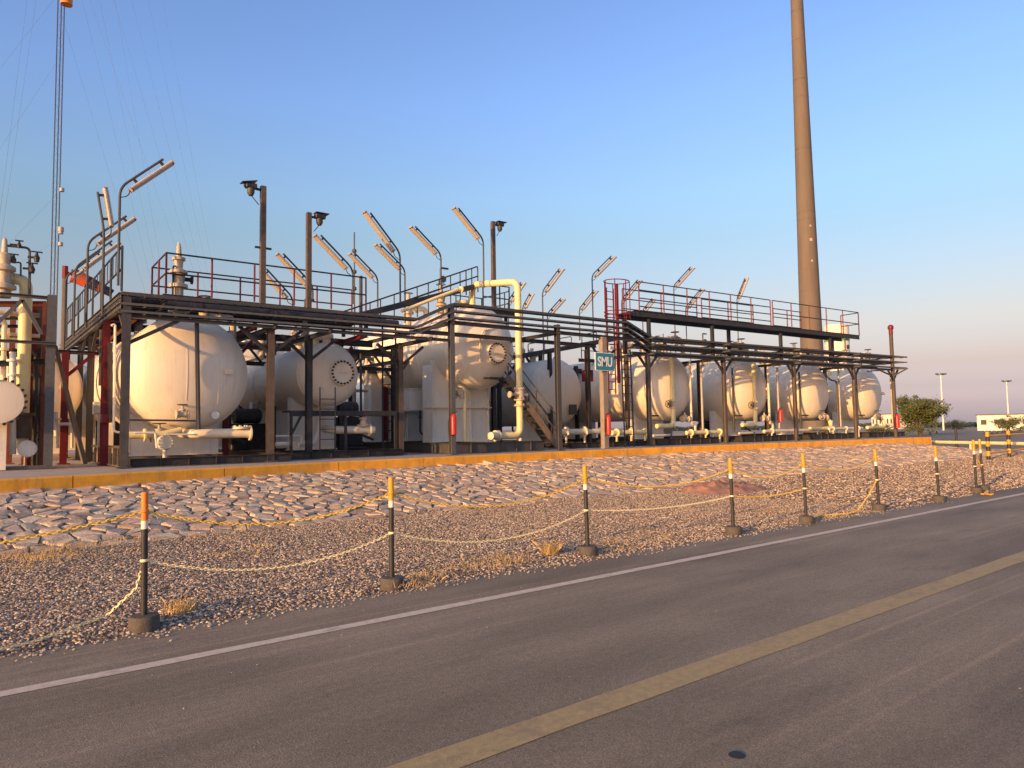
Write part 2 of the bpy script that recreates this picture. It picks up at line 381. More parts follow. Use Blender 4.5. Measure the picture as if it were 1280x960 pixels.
def add_stone(b, s):
    poly = cellpoly(s)
    if len(poly) < 3: return False
    cx = sum(p[0] for p in poly)/len(poly); cy = sum(p[1] for p in poly)/len(poly)
    h = rs.uniform(.012, .04); tx, ty = rs.uniform(-.12, .12), rs.uniform(-.09, .09); g = rs.uniform(.84, .97)
    rings = []
    for k, (sc, hh) in enumerate(((g, -.05), (g*.97, h*.6), (g*.8, h))):
        ring = []
        for (px, py) in poly:
            j = (.008, .02, .03)[k]; q = V((cx+(px-cx)*sc+rs.uniform(-j, j), cy+(py-cy)*sc+rs.uniform(-j, j)))
            ring.append(b.verts.new((q.x, q.y, slopeZ(q.x, q.y)+hh+(tx*(q.x-cx)+ty*(q.y-cy) if k else 0)+rs.uniform(-.5, .5)*h*(.5 if k else 0))))
        rings.append(ring)
    n = len(poly)
    for a, c in zip(rings, rings[1:]):
        for k in range(n): b.faces.new((a[k], a[(k+1) % n], c[(k+1) % n], c[k]))
    ox, oy = cx+rs.uniform(-.03, .03), cy+rs.uniform(-.03, .03); apex = b.verts.new((ox, oy, slopeZ(ox, oy)+h*rs.uniform(.85, 1.5)))
    for k in range(n): b.faces.new((rings[-1][k], rings[-1][(k+1) % n], apex))
    return True
def sees(s):
    d = V((s[0], s[1], .3-EYE)); z = d.dot(FW)
    return z > 0 and -40 < 640+FPX*d.dot(RT)/z < 1300
seeds.sort(key=lambda s: (not sees(s), V((s[0], s[1])).length))
tones = [mat('slope_stone_'+nm, c, .88, var=.25, scale=5, bump=.5, bscale=25, stain=(.24, .18, .13), stain_amt=.5)
         for nm, c in (('pale', (.54, .43, .31)), ('pink', (.5, .36, .26)), ('buff', (.51, .385, .26)), ('grey', (.42, .335, .255)), ('brown', (.38, .27, .185)))]
i = 0
rest = [new() for _ in tones]
for s in seeds:
    tn = rs.choices(range(5), (3, 3, 3, 2, 1.4))[0]
    if i < 300:
        b = new()
        if add_stone(b, s): mk('stone', b, tones[tn], slope, smooth=0); i += 1
    else: add_stone(rest[tn], s)
for bb, tn in zip(rest, tones): mk('stone_paving', bb, tn, slope, smooth=0, kind='stuff')

# platform and kerb
b = new(); top = []; 
for x in frange(-30, 41, 1): top.append((x, kerbY(x)+.16))
top.append((41.2, kerbY(41.2)+.16)); top += [(43.5, 30), (44.5, 46), (-30, 46)]
lo = [b.verts.new((x, y, -.05)) for x, y in top]; hi = [b.verts.new((x, y, PZ-.015)) for x, y in top]
b.faces.new(hi)
for k in range(len(top)): b.faces.new((lo[k], lo[(k+1) % len(top)], hi[(k+1) % len(top)], hi[k]))
struct('platform', b, 'conc', 0)
b = new(); box(b, (0, 0, -1), (.01, .01, .01)); kerb = None
bm0 = new(); x = -30.0; segs = []
while x < 41.1:
    x2 = min(x+rs.uniform(2.2, 3.0), 41.2); segs.append((x, x2)); x = x2
def kerb_block(x0, x1):
    b = new(); pts = []
    n = max(2, int((x1-x0)/.25)); rows = []
    for i in range(n+1):
        x = x0+.008+(x1-x0-.016)*i/n; y = kerbY(x)
        w1 = .01*noise.noise(V((x*3, 1, 0))); w2 = .012*noise.noise(V((x*5, 8, 0)))
        prof = [(y+.17, PZ-.3), (y+.17, PZ-.004+w2*.3), (y+.03+w1, PZ+w2*.5), (y+.006+w1, PZ-.03+w2), (y-.01+w1*.5, KB-.14)]
        rows.append([b.verts.new((x, py, pz)) for py, pz in prof])
    for a, c in zip(rows, rows[1:]):
        for k in range(4): b.faces.new((a[k], a[k+1], c[k+1], c[k]))
    b.faces.new(rows[0]); b.faces.new(rows[-1]); return b
b.free(); bm0.free()
kb = kerb_block(*segs[0]); kerb = struct('kerb', kb, 'kerb', .5)
for s in segs[1:]: mk('kerb_block', kerb_block(*s), 'kerb', kerb, smooth=.5)

# heap of red dirt
b = new(); c = gnd(925, 612, .05); n = 26; rows = []
for i in range(n+1):
    for j in range(n+1):
        u, v = -1+2*i/n, -1+2*j/n; r = math.hypot(u, v)
        h = max(0, 1-r*r)**.9*.2
        x, y = c.x+u*1.5+v*.4, c.y+.5+v*1.0
        h *= 1+1.1*noise.noise(V((u*2.6, v*2.6, 1))); h += .09*noise.noise(V((u*7, v*7, 5)))*(h > .01)
        rows.append(b.verts.new((x, y, max(slopeZ(x, y), gravZ(x, y))-.02+h)))
for i in range(n):
    for j in range(n):
        k = i*(n+1)+j; b.faces.new((rows[k], rows[k+n+1], rows[k+n+2], rows[k+1]))
solo('dirt_heap', b, 'dirt', 'low heap of reddish dirt lying at the foot of the stone slope', 'dirt heap')

# dry grass
b = new(); rg = random.Random(11)
def tuft(c, n, h, sp):
    for _ in range(int(n*1.8)):
        a = rg.uniform(0, 6.28); r = sp*math.sqrt(rg.random()); p = V((c.x+r*math.cos(a), c.y+r*math.sin(a), c.z))
        d = V((rg.uniform(-.7, .7), rg.uniform(-.7, .7), 1)).normalized()*h*rg.uniform(.4, 1); wv = V((math.sin(a), -math.cos(a), 0))*.0022
        mid = p+d*.6; tip = p+d+V((d.x, d.y, -.3*d.z))*.3
        vs = [b.verts.new(q) for q in (p-wv, p+wv, mid+wv*.8, tip, mid-wv*.8)]; b.faces.new(vs)
for x, y, n, h, sp in ((225, 763, 90, .16, .16), (688, 692, 120, .24, .12), (610, 705, 80, .12, .4), (520, 727, 90, .12, .35), (100, 688, 240, .14, 1.0), (60, 690, 200, .12, .7), (30, 705, 160, .1, .6), (300, 690, 60, .1, .5),
                       (560, 715, 70, .1, .4), (770, 683, 60, .1, .4), (640, 700, 80, .12, .3), (820, 670, 60, .1, .5), (880, 605, 60, .12, .6), (960, 640, 70, .1, .7), (1040, 625, 60, .1, .9), (270, 668, 80, .1, .8), (460, 640, 70, .1, .7), (680, 615, 70, .1, .8)):
    tuft(gnd(x, y, .04), n, h, sp)
o = mk('dry_grass', b, 'straw', smooth=0); o['kind'] = 'stuff'; tag(o, 'sparse straw coloured dry grass tufts scattered over the gravel', 'grass')
b = new()
for _ in range(70):
    x, y = rg.uniform(.5, 12), rg.uniform(1.5, 6.2)
    bmesh.ops.create_icosphere(b, subdivisions=1, radius=rg.uniform(.002, .006), matrix=Matrix.Translation((x, y, .002)) @ Matrix.Diagonal((1.3, 1, .7, 1)))
for _ in range(900):
    x = rg.uniform(-1, 16); y = edgeY(x)-abs(rg.gauss(0, .11))
    bmesh.ops.create_icosphere(b, subdivisions=1, radius=rg.uniform(.005, .014), matrix=Matrix.Translation((x, y, .006)) @ Matrix.Diagonal((1.3, 1, .7, 1)))
o = mk('loose_pebbles', b, 'conc', smooth=0); o['kind'] = 'stuff'; tag(o, 'loose pebbles strayed from the gravel onto the asphalt', 'pebbles')

# ================================================================== bollards and chains
def bollard(p, px_top, label, top='yellow', lean=(0, 0), hh=1.1, bands=(.79, .73)):
    t = thing('bollard', label, 'bollard', (p.x, p.y, 0), 'striped bollards along the road edge')
    L = lambda z: V((p.x+lean[0]*z, p.y+lean[1]*z, z))
    b = new(); lathe(b, [(0, 0), (.118, 0), (.118, .1), (.108, .118), (.04, .122), (0, .122)], (p.x, p.y, 0), (0, 0, 1), 28); mk('base', b, 'base', t)
    b = new(); tube(b, [L(.1), L(hh*bands[1])], .026, 12); mk('post', b, 'postblk', t)
    b = new(); tube(b, [L(hh*bands[1]), L(hh*bands[0])], .0275, 12); mk('white_band', b, 'white', t)
    b = new(); tube(b, [L(hh*bands[0]), L(hh-.006), L(hh)], [.0272, .0272, .02], 12); mk('top_sleeve', b, top, t)
    for z in (.86, .5):
        b = new(); q = L(hh*z); lathe(b, [(.029, -.012), (.034, -.006), (.034, .006), (.029, .012)], q, (0, 0, 1), 12); mk('chain_collar', b, top if z > .7 else 'chainw', t)
    return t, L, hh
BL = [(180, 787, 'orange', (-.01, 0), 'bollard with orange top, nearest the left edge of the road'),
      (490, 736, 'yellow', (-.004, 0), 'yellow topped bollard second from left, below the cluttered tank frame'),
      (735, 694, 'yellow', (-.022, 0), 'yellow topped bollard beside a dry grass tuft, third from left'),
      (917, 668, 'yellow', (-.02, 0), 'yellow topped bollard standing in front of the red dirt heap'),
      (1008, 654, 'yellow', (-.02, 0), 'yellow topped bollard just right of the red dirt heap'),
      (1099, 638, 'yellow', (-.05, 0), 'leaning bollard with a loose chain end hanging to the ground'),
      (1174, 627, 'yellow', (-.05, 0), 'yellow topped bollard standing below the right end of the kerb'),
      (1221, 616, 'yellow', (-.03, 0), 'left one of two bollards tied together at the right edge'),
      (1230, 613, 'yellow', (-.03, .02), 'right one of two bollards tied together at the right edge')]
POS = []
for x, y, tp, ln, lb in BL:
    t, L, hh = bollard(gnd(x, y), 0, lb, tp, ln, 1.13 if x < 1200 else 1.2); POS.append((L, hh))
def chain(p, q, sag, label, mt, group='plastic chains hung between the bollards', pts=None):
    b = new(); N = 60
    if not pts:
        pts = [p.lerp(q, i/N)-V((0, 0, sag*4*(i/N)*(1-i/N))) for i in range(N+1)]
    pts = [V((a.x, a.y, max(a.z, .03))) for a in pts]
    # resample into links
    cum = [0]
    for a, c in zip(pts, pts[1:]): cum.append(cum[-1]+(c-a).length)
    pitch = .034; k = 0; s = 0; i = 0
    while s < cum[-1]:
        while i < len(cum)-2 and cum[i+1] < s: i += 1
        u = (s-cum[i])/max(1e-6, cum[i+1]-cum[i]); c = pts[i].lerp(pts[i+1], u); d = (pts[i+1]-pts[i]).normalized()
        fr = frame(d) @ Matrix.Rotation(math.pi/2*(k % 2)+.5, 3, 'Z')
        ring = [V((.011*math.cos(a), 0, .024*math.sin(a))) for a in [2*math.pi*j/8 for j in range(8)]]
        rr = [c+fr @ v for v in ring]; vv = []
        for j in range(8):
            tdir = (rr[(j+1) % 8]-rr[j-1]).normalized(); n1 = (rr[j]-c).normalized(); n2 = tdir.cross(n1)
            vv.append([b.verts.new(rr[j]+(n1*math.cos(a)+n2*math.sin(a))*.0056) for a in (0, 2.09, 4.19)])
        for j in range(8):
            for h in range(3): b.faces.new((vv[j][h], vv[(j+1) % 8][h], vv[(j+1) % 8][(h+1) % 3], vv[j][(h+1) % 3]))
        s += pitch; k += 1
    solo('chain', b, mt, label, 'chain', group)
def on(i, f): return POS[i][0](POS[i][1]*f)
left = V((-1.6, 6.5, .85))
chain(left, on(0, .86), .12, 'yellow chain running left out of the photo from the orange topped bollard', 'chainy')
nm = ['orange topped bollard', 'second bollard', 'third bollard', 'fourth bollard', 'fifth bollard', 'leaning bollard', 'seventh bollard']
for i, sg in enumerate((.2, .24, .18, .17, .16)):
    chain(on(i, .86), on(i+1, .86), sg, f'upper yellow chain sagging from the {nm[i]} to the {nm[i+1]}', 'chainy')
for i, sg, mt in ((0, .2, 'chainw'), (1, .22, 'chainw'), (2, .07, 'chainw'), (3, .06, 'chainy')):
    chain(on(i, .5), on(i+1, .5), sg, f'lower faded chain between the {nm[i]} and the {nm[i+1]}', mt)
p = on(5, .5); q = gnd(1058, 645)
chain(None, None, 0, 'loose yellow chain end dropping from the leaning bollard to the gravel', 'chainy', pts=[p, p.lerp(q, .3)-V((0, 0, .1)), p.lerp(q, .65)-V((0, 0, .13)), V((q.x, q.y, .04)), V((q.x-.5, q.y+.2, .04)), V((q.x-1.0, q.y+.1, .04))])
p = gnd(-60, 832); q = gnd(40, 815)
chain(None, None, 0, 'pale chain lying on the gravel at the lower left corner', 'chainw', pts=[V((p.x, p.y+.03, .06)), V(((p.x+q.x)/2, q.y-.02, .06)), V((q.x, q.y+.06, .06)), on(0, .12)+V((-.25, .12, 0)), on(0, .3)+V((-.06, .02, 0)), on(0, .5)])
chain(on(7, .8), on(8, .45), .02, 'short yellow chain wrapped across the two tied bollards', 'chainy')
b = new(); p = gnd(1236, 619); 
for k in range(5): bar(b, p+V((rg.uniform(-.15, .15), rg.uniform(-.1, .1), .03)), p+V((rg.uniform(-.25, .25), rg.uniform(-.12, .12), .03)), .05, .03)
solo('yellow_strap', b, 'yellow', 'crumpled yellow strap on the ground by the two tied bollards', 'strap')

# ================================================================== vessels
def dish(b, x, y, z, R, dirn, seg=72):                  # 2:1 elliptical head, dirn -1 towards the road
    prof = [(R*1.0, 0)]
    for k in range(1, 15):
        a = math.pi/2*k/14; prof.append((R*math.cos(a) if k < 14 else 0, R*.5*math.sin(a)))
    lathe(b, prof, (x, y, z), (0, dirn, 0), seg)
def valve(root, p, ax, r, parent=None, wheel=True, mt='valve', up=V((0, 0, 1))):
    """flanged valve with bonnet and handwheel; the wheel is a sub-part"""
    p = V(p); ax = V(ax).normalized(); b = new()
    for s in (-1, 1):
        disc(b, p+ax*s*r*2-ax*r*.2, ax, r*1.7, r*.4, 14)
        lathe(b, [(r, 0), (r*1.25, r*.9), (r*1.25, r*1.1), (r, r*2)], p+ax*(-r*2 if s < 0 else 0), ax, 12)
    lathe(b, [(r*1.2, 0), (r*.8, r*1.3), (r*1.2, r*1.5), (r*1.2, r*1.9), (r*.45, r*2.1), (r*.3, r*3.6), (0, r*3.6)], p, up, 12)
    o = mk('valve', b, mt, parent or root)
    if wheel:
        b = new(); c = p+up*r*3.5; fr = frame(up); n = 14; R = r*1.7
        tube(b, [c+fr @ V((R*math.cos(6.2832*k/n), R*math.sin(6.2832*k/n), 0)) for k in range(n+1)], r*.16, 6, cap=False)
        for k in range(3):
            a = math.pi*k/3; v = fr @ V((R*math.cos(a), R*math.sin(a), 0)); bar(b, c-v, c+v, r*.2)
        if not parent: mk('handwheel', b, 'dark', o)
        else: mk('handwheel', b, 'dark', root)
    return o
def flange(b, p, ax, r, t=.04): disc(b, V(p)-V(ax).normalized()*t/2, ax, r, t, 20)

def vessel(label, x, y, zc, R, L, lug=True, tall=False, mt='tank'):
    """horizontal vessel, axis along Y, front tangent line at y"""
    t = thing('pressure_vessel', label, 'tank', (x, y, PZ), 'horizontal separator vessels')
    b = new(); prof = [(R, 0)]
    for k in range(1, int(L/2)):                          # weld beads between the shell courses
        yy = k*2.0; prof += [(R, yy-.03), (R+.012, yy-.015), (R+.012, yy+.015), (R, yy+.03)]
    prof.append((R, L)); lathe(b, prof, (x, y, zc), (0, 1, 0), 72); shell = mk('shell', b, mt, t)
    b = new(); dish(b, x, y, zc, R, -1); head = mk('head', b, mt, t)
    b = new(); dish(b, x, y+L, zc, R, 1); mk('head', b, mt, t)
    b = new(); lathe(b, [(R-.01, -.09), (R+.014, -.08), (R+.014, -.03), (R-.01, -.02)], (x, y, zc), (0, 1, 0), 72); mk('weld_seam', b, mt, shell)
    if not tall:
        for yy in (y+1.1, y+L-1.6):
            b = new(); z0 = PZ+.2; zt = zc-R*.35
            box(b, (x, yy, (z0+zt)/2), (R*1.45, .03, zt-z0))
            for sx in (-.72, -.25, .25, .72): box(b, (x+sx*R, yy+.16, (z0+zt)/2), (.025, .32, zt-z0))
            box(b, (x, yy+.15, z0+.012), (R*1.6, .42, .024)); mk('saddle', b, 'white', t)
    if lug:
        b = new(); box(b, (x+R*.55, y-R*.43, zc+.03), (.16, .14, .1)); box(b, (x+R*.55, y-R*.43-.07, zc+.03), (.2, .02, .14)); mk('lifting_lug', b, 'cream', head)
    return t, shell, head
def nozzle(t, x, y, z, h, r, mt='cream', up=V((0, 0, 1))):
    b = new(); p = V((x, y, z)); lathe(b, [(r, -.3), (r, h-.06), (r*1.7, h-.06), (r*1.7, h), (r*1.7, h+.05), (0, h+.05)], p, up, 18); boltring(b, p+up*(h+.05), up, r*1.4, 10, r*.14, .03); return mk('nozzle', b, mt, t)
def manway(t, head, x, y, z, r, mt='tank'):
    b = new(); lathe(b, [(r*.8, .4), (r*.8, -.16), (r*1.0, -.16), (r*1.0, -.1), (r*1.0, -.16)], (x, y, z), (0, 1, 0), 40)
    mk('manway_neck', b, mt, head)
    b = new(); lathe(b, [(r, -.17), (r, -.24), (r*.97, -.255), (0, -.26)], (x, y, z), (0, 1, 0), 40); o = mk('manway_cover', b, mt, t)
    b = new(); boltring(b, (x, y-.25, z), (0, -1, 0), r*.87, 20, r*.085, .05); mk('cover_bolts', b, 'bolt', o, kind='stuff')
    b = new()
    for s in (-1, 1): box(b, (x+s*r*.3, y-.28, z), (.02, .05, .02))
    tube(b, [(x-r*.3, y-.3, z), (x+r*.3, y-.3, z)], .012, 6); mk('cover_handle', b, 'cream', o)
def skid(label, x0, x1, y0, y1, mt='dark', h=.2):
    t = thing('skid_frame', label, 'skid frame', ((x0+x1)/2, (y0+y1)/2, PZ), 'steel skid frames under the vessels')
    for y in (y0, y1):
        b = new(); ibeam(b, (x0, y, PZ+h/2), (x1, y, PZ+h/2), .15, h); mk('beam', b, mt, t)
    for k in range(3):
        x = x0+.08+(x1-x0-.16)*k/2; b = new(); ibeam(b, (x, y0+.09, PZ+h/2), (x, y1-.09, PZ+h/2), .15, h-.006); mk('cross_beam', b, mt, t)
    b = new()
    for k in range(1, 6):
        x = x0+(x1-x0)*k/6
        for s in (-1, 1): box(b, (x, y0+s*.04, PZ+h/2), (.014, .06, h-.03))
    mk('stiffener', b, mt, t, kind='stuff')
    return t

# --- tank 1, the big one at the left
x, y, zc, R = 4.82, 20.08, 3.22, 1.52
t1, sh, hd = vessel('large cream tank at the left, its domed end lit orange by the sun', x, y, zc, R, 7.5)
for xx, z0, z1 in ((235, 432, 500), (275, 440, 505)):
    b = new(); pa, pb = at(xx, z0, y-.75), at(xx, z1, y-.75)
    def on_dish(X, Z): return V((X, y-R*.5*math.sqrt(max(0, 1-((X-x)**2+(Z-zc)**2)/R**2))+.004, Z))
    for k in range(10): bar(b, on_dish(pa.x, pa.z+(pb.z-pa.z)*k/10), on_dish(pa.x, pa.z+(pb.z-pa.z)*(k+1)/10), .022)
    mk('head_weld', b, 'tank', hd)
nozzle(t1, x-.1, y+.6, zc+R, .25, .16)
# drain line: outlet under the head, elbow, run to the right, end flange and valve
b = new(); tube(b, [(x-.05, y+.35, zc-R+.05), (x-.05, y+.35, 1.65), (x-.05, y-.55, 1.62), (x+1.45, y-.75, 1.62)], .125, 14, .35)
flange(b, (x-.05, y+.35, zc-R-.05), (0, 0, 1), .22, .05); flange(b, (x+1.4, y-.74, 1.62), (1, -.1, 0), .2, .05); dr = mk('drain_pipe', b, 'cream', t1)
b = new(); lathe(b, [(.125, 0), (.21, .0), (.21, .06), (.0, .07)], (x+1.15, y-.73, 1.73), (0, 0, 1), 18); boltring(b, (x+1.15, y-.73, 1.79), (0, 0, 1), .17, 8, .02, .04); mk('flange', b, 'cream', dr)
b = new(); tube(b, [(x-.25, y-.45, 1.72), (x-.55, y-.5, 1.64), (x-1.5, y-.5, 1.6)], .09, 12, .25); flange(b, (x-1.1, y-.5, 1.61), (1, 0, 0), .16); mk('side_pipe', b, 'yellowcream', t1)
b = new(); c = at(206, 553, y-.6)
lathe(b, [(0, -.09), (.17, -.08), (.2, -.03), (.2, .03), (.17, .08), (0, .09)], c, (0, 1, 0), 24); boltring(b, c+V((0, -.06, 0)), (0, -1, 0), .16, 12, .02, .05); tube(b, [c, V((c.x, c.y, PZ+.02))], .05, 10); mk('filter_flange', b, 'cream', t1)
valve(t1, at(199, 545, y-.45), (1, 0, 0), .09)
valve(t1, at(228, 518, y-.75), (1, 0, 0), .07)
b = new(); disc(b, at(269, 519, y-.55), (0, -1, 0), .1, .02); mk('name_plate', b, 'plate', hd)
b = new(); p0, p1 = at(246, 403, y-.95), at(248, 537, y-.95); tube(b, [p0, p1], .055, 10)
tube(b, [p1, V((p1.x, p1.y, 1.95)), V((p1.x-.1, p1.y+.05, 1.95)), V((p1.x-1.6, p1.y+.05, 1.98))], .025, 8, .06)
mk('level_gauge', b, 'grey', t1)
b = new(); tube(b, [at(168, 541, y-.75), at(190, 541, y-.75), at(194, 541, y-.75), at(196, 560, y-.75)], .025, 8, .05); tube(b, [at(206, 543, y-.78), at(247, 543, y-.78)], .022, 8); mk('small_pipe', b, 'white', t1)
# relief valve standing on top
c = V((x-.12, y+.6, 0)); top = at(227, 304, c.y).z; zb = zc+R+.3
b = new(); H = top-zb
lathe(b, [(.1, 0), (.1, H*.1), (.2, H*.1), (.2, H*.14), (.13, H*.15), (.13, H*.3), (.24, H*.31), (.24, H*.36), (.15, H*.38), (.17, H*.52), (.23, H*.53), (.23, H*.57), (.1, H*.6), (.12, H*.72), (.17, H*.73), (.17, H*.77), (.075, H*.78), (.06, H*.93), (.03, H), (0, H)], (c.x, c.y, zb), (0, 0, 1), 18)
rv = mk('relief_valve', b, 'valve', t1)
b = new(); tube(b, [(c.x, c.y, zb+H*.45), (c.x+.34, c.y, zb+H*.45)], .06, 10); flange(b, (c.x+.34, c.y, zb+H*.45), (1, 0, 0), .12); tube(b, [(c.x-.16, c.y-.1, zb), (c.x-.16, c.y-.1, zb+H*.62), (c.x, c.y, zb+H*.64)], .025, 8, .05); mk('outlet', b, 'dark', rv)
skid('dark skid frame under the large left tank', 3.3, 7.2, 18.95, 28)

# --- tank 2, smaller with round bolted cover
x, y, zc, R = 9.2, 21.2, 3.42, 1.0
t2, sh, hd = vessel('smaller shaded tank with a round bolted cover, second from left', x, y, zc, R, 6.5, lug=False)
c = at(426, 466, y-.45); manway(t2, hd, c.x, c.y+.12, c.z, .4)
for dx, dy in ((-.3, 2.0), (.05, 1.0), (.5, .5)): nozzle(t2, x+dx*.4, y+dy, zc+R, .28, .13)
b = new(); tube(b, [(x-.1, y+.2, zc-R+.1), (x-.1, y+.2, 1.75), (x-.1, y-.5, 1.68), (x+1.25, y-.75, 1.66)], .12, 14, .32); flange(b, (x+1.1, y-.72, 1.66), (1, -.1, 0), .19, .05); dr = mk('drain_pipe', b, 'cream', t2)
b = new(); lathe(b, [(.12, 0), (.2, 0), (.2, .06), (0, .07)], (x+.9, y-.7, 1.77), (0, 0, 1), 18); lathe(b, [(.13, .07), (.09, .2), (.14, .22), (.14, .28), (0, .3)], (x+.9, y-.7, 1.77), (0, 0, 1), 14); mk('flange', b, 'valve', dr)
b = new(); tube(b, [at(345, 545, y-.5), at(375, 545, y-.5), at(377, 545, y-.5), at(377, 556, y-.5)], .03, 8, .05); tube(b, [at(345, 555, y-.4), at(392, 555, y-.4), at(398, 540, y-.4), at(398, 520, y-.4)], .07, 10, .15); mk('small_pipe', b, 'white', t2)
b = new(); c = at(369, 557, y-.6); disc(b, c, (0, -1, 0), .12, .06); boltring(b, c+V((0, -.06, 0)), (0, -1, 0), .1, 8, .015, .03); mk('blind_flange', b, 'cream', t2)
skid('dark skid frame under the smaller tank with the round cover', 7.6, 11.2, 20.0, 27.5)

# --- tank 3, raised on high white supports
x, y, zc, R = 15.62, 22.0, 4.74, 1.57
t3, sh, hd = vessel('raised tank in the middle on tall white supports, striped by shadows', x, y, zc, R, 7.2, lug=False, tall=True)
c = at(619, 442, y-.7); manway(t3, hd, c.x, c.y+.12, c.z, .42)
p = at(603, 415, y-.8)
b = new(); tube(b, [at(600, 452, y-.75), at(600, 425, y-.85), at(604, 413, y-.8), at(618, 411, y-.7)], .03, 8, .1); mk('vent_pipe', b, 'cream', hd)
for yy in (y+.7, y+5.6):
    b = new(); z0, zt = PZ+.32, zc-R*.3
    sx0 = x-.4
    box(b, (sx0, yy, (z0+zt)/2), (2.6, .03, zt-z0)); sp = mk('support', b, 'white', t3)
    for sx in (-1.24, -.42, .42, 1.24): b = new(); box(b, (sx0+sx*1.04, yy+.23, (z0+zt)/2-.1), (.03, .7, zt-z0-.2)); mk('support_rib', b, 'white', sp)
    b = new(); box(b, (sx0, yy+.1, z0+1.3), (2.72, .62, .03)); box(b, (sx0, yy+.1, z0+.015), (2.8, .7, .03)); mk('support_flange', b, 'white', sp)
b = new(); q = at(581, 486, y-.3); tube(b, [(q.x, q.y+.4, zc-R+.1), (q.x, q.y, q.z), at(581, 553, y-.3), at(620, 553, y-.3)], .06, 10, .15); flange(b, at(581, 489, y-.3), (0, 0, 1), .12); mk('drain_pipe', b, 'yellowcream', t3)
valve(t3, at(577, 493, y-.3), (0, 0, 1), .07, up=V((-1, 0, 0)))
for yy in (1.0, 2.4): nozzle(t3, x, y+yy, zc+R, .3, .16)
skid('grey steel skid beam frame below the raised middle tank', 12.7, 16.5, 19.3, 29.5, 'grey', .34)
# rear shaded neighbour cabinets
b = new(); c = at(520, 500, 24); box(b, (c.x, c.y, c.z), (.9, .5, .8)); box(b, (c.x, c.y, c.z+.42), (.98, .58, .04)); solo('junction_cabinet', b, 'white', 'pale box fixed left of the white supports of the raised tank', 'cabinet')

# --- tank 4 in the shade right of the stairs
x, y, zc, R = 21.3, 24.1, 3.25, 1.5
t4, sh, hd = vessel('shaded grey tank set back right of the stairs', x, y, zc, R, 7, lug=False)
b = new(); c = at(716, 512, y-.7); box(b, c, (.4, .1, .45)); mk('name_plate', b, 'grey', hd)
nozzle(t4, x, y+1.5, zc+R, .3, .15)
skid('skid frame under the shaded tank right of the stairs', 18.6, 23, 20.1, 31)

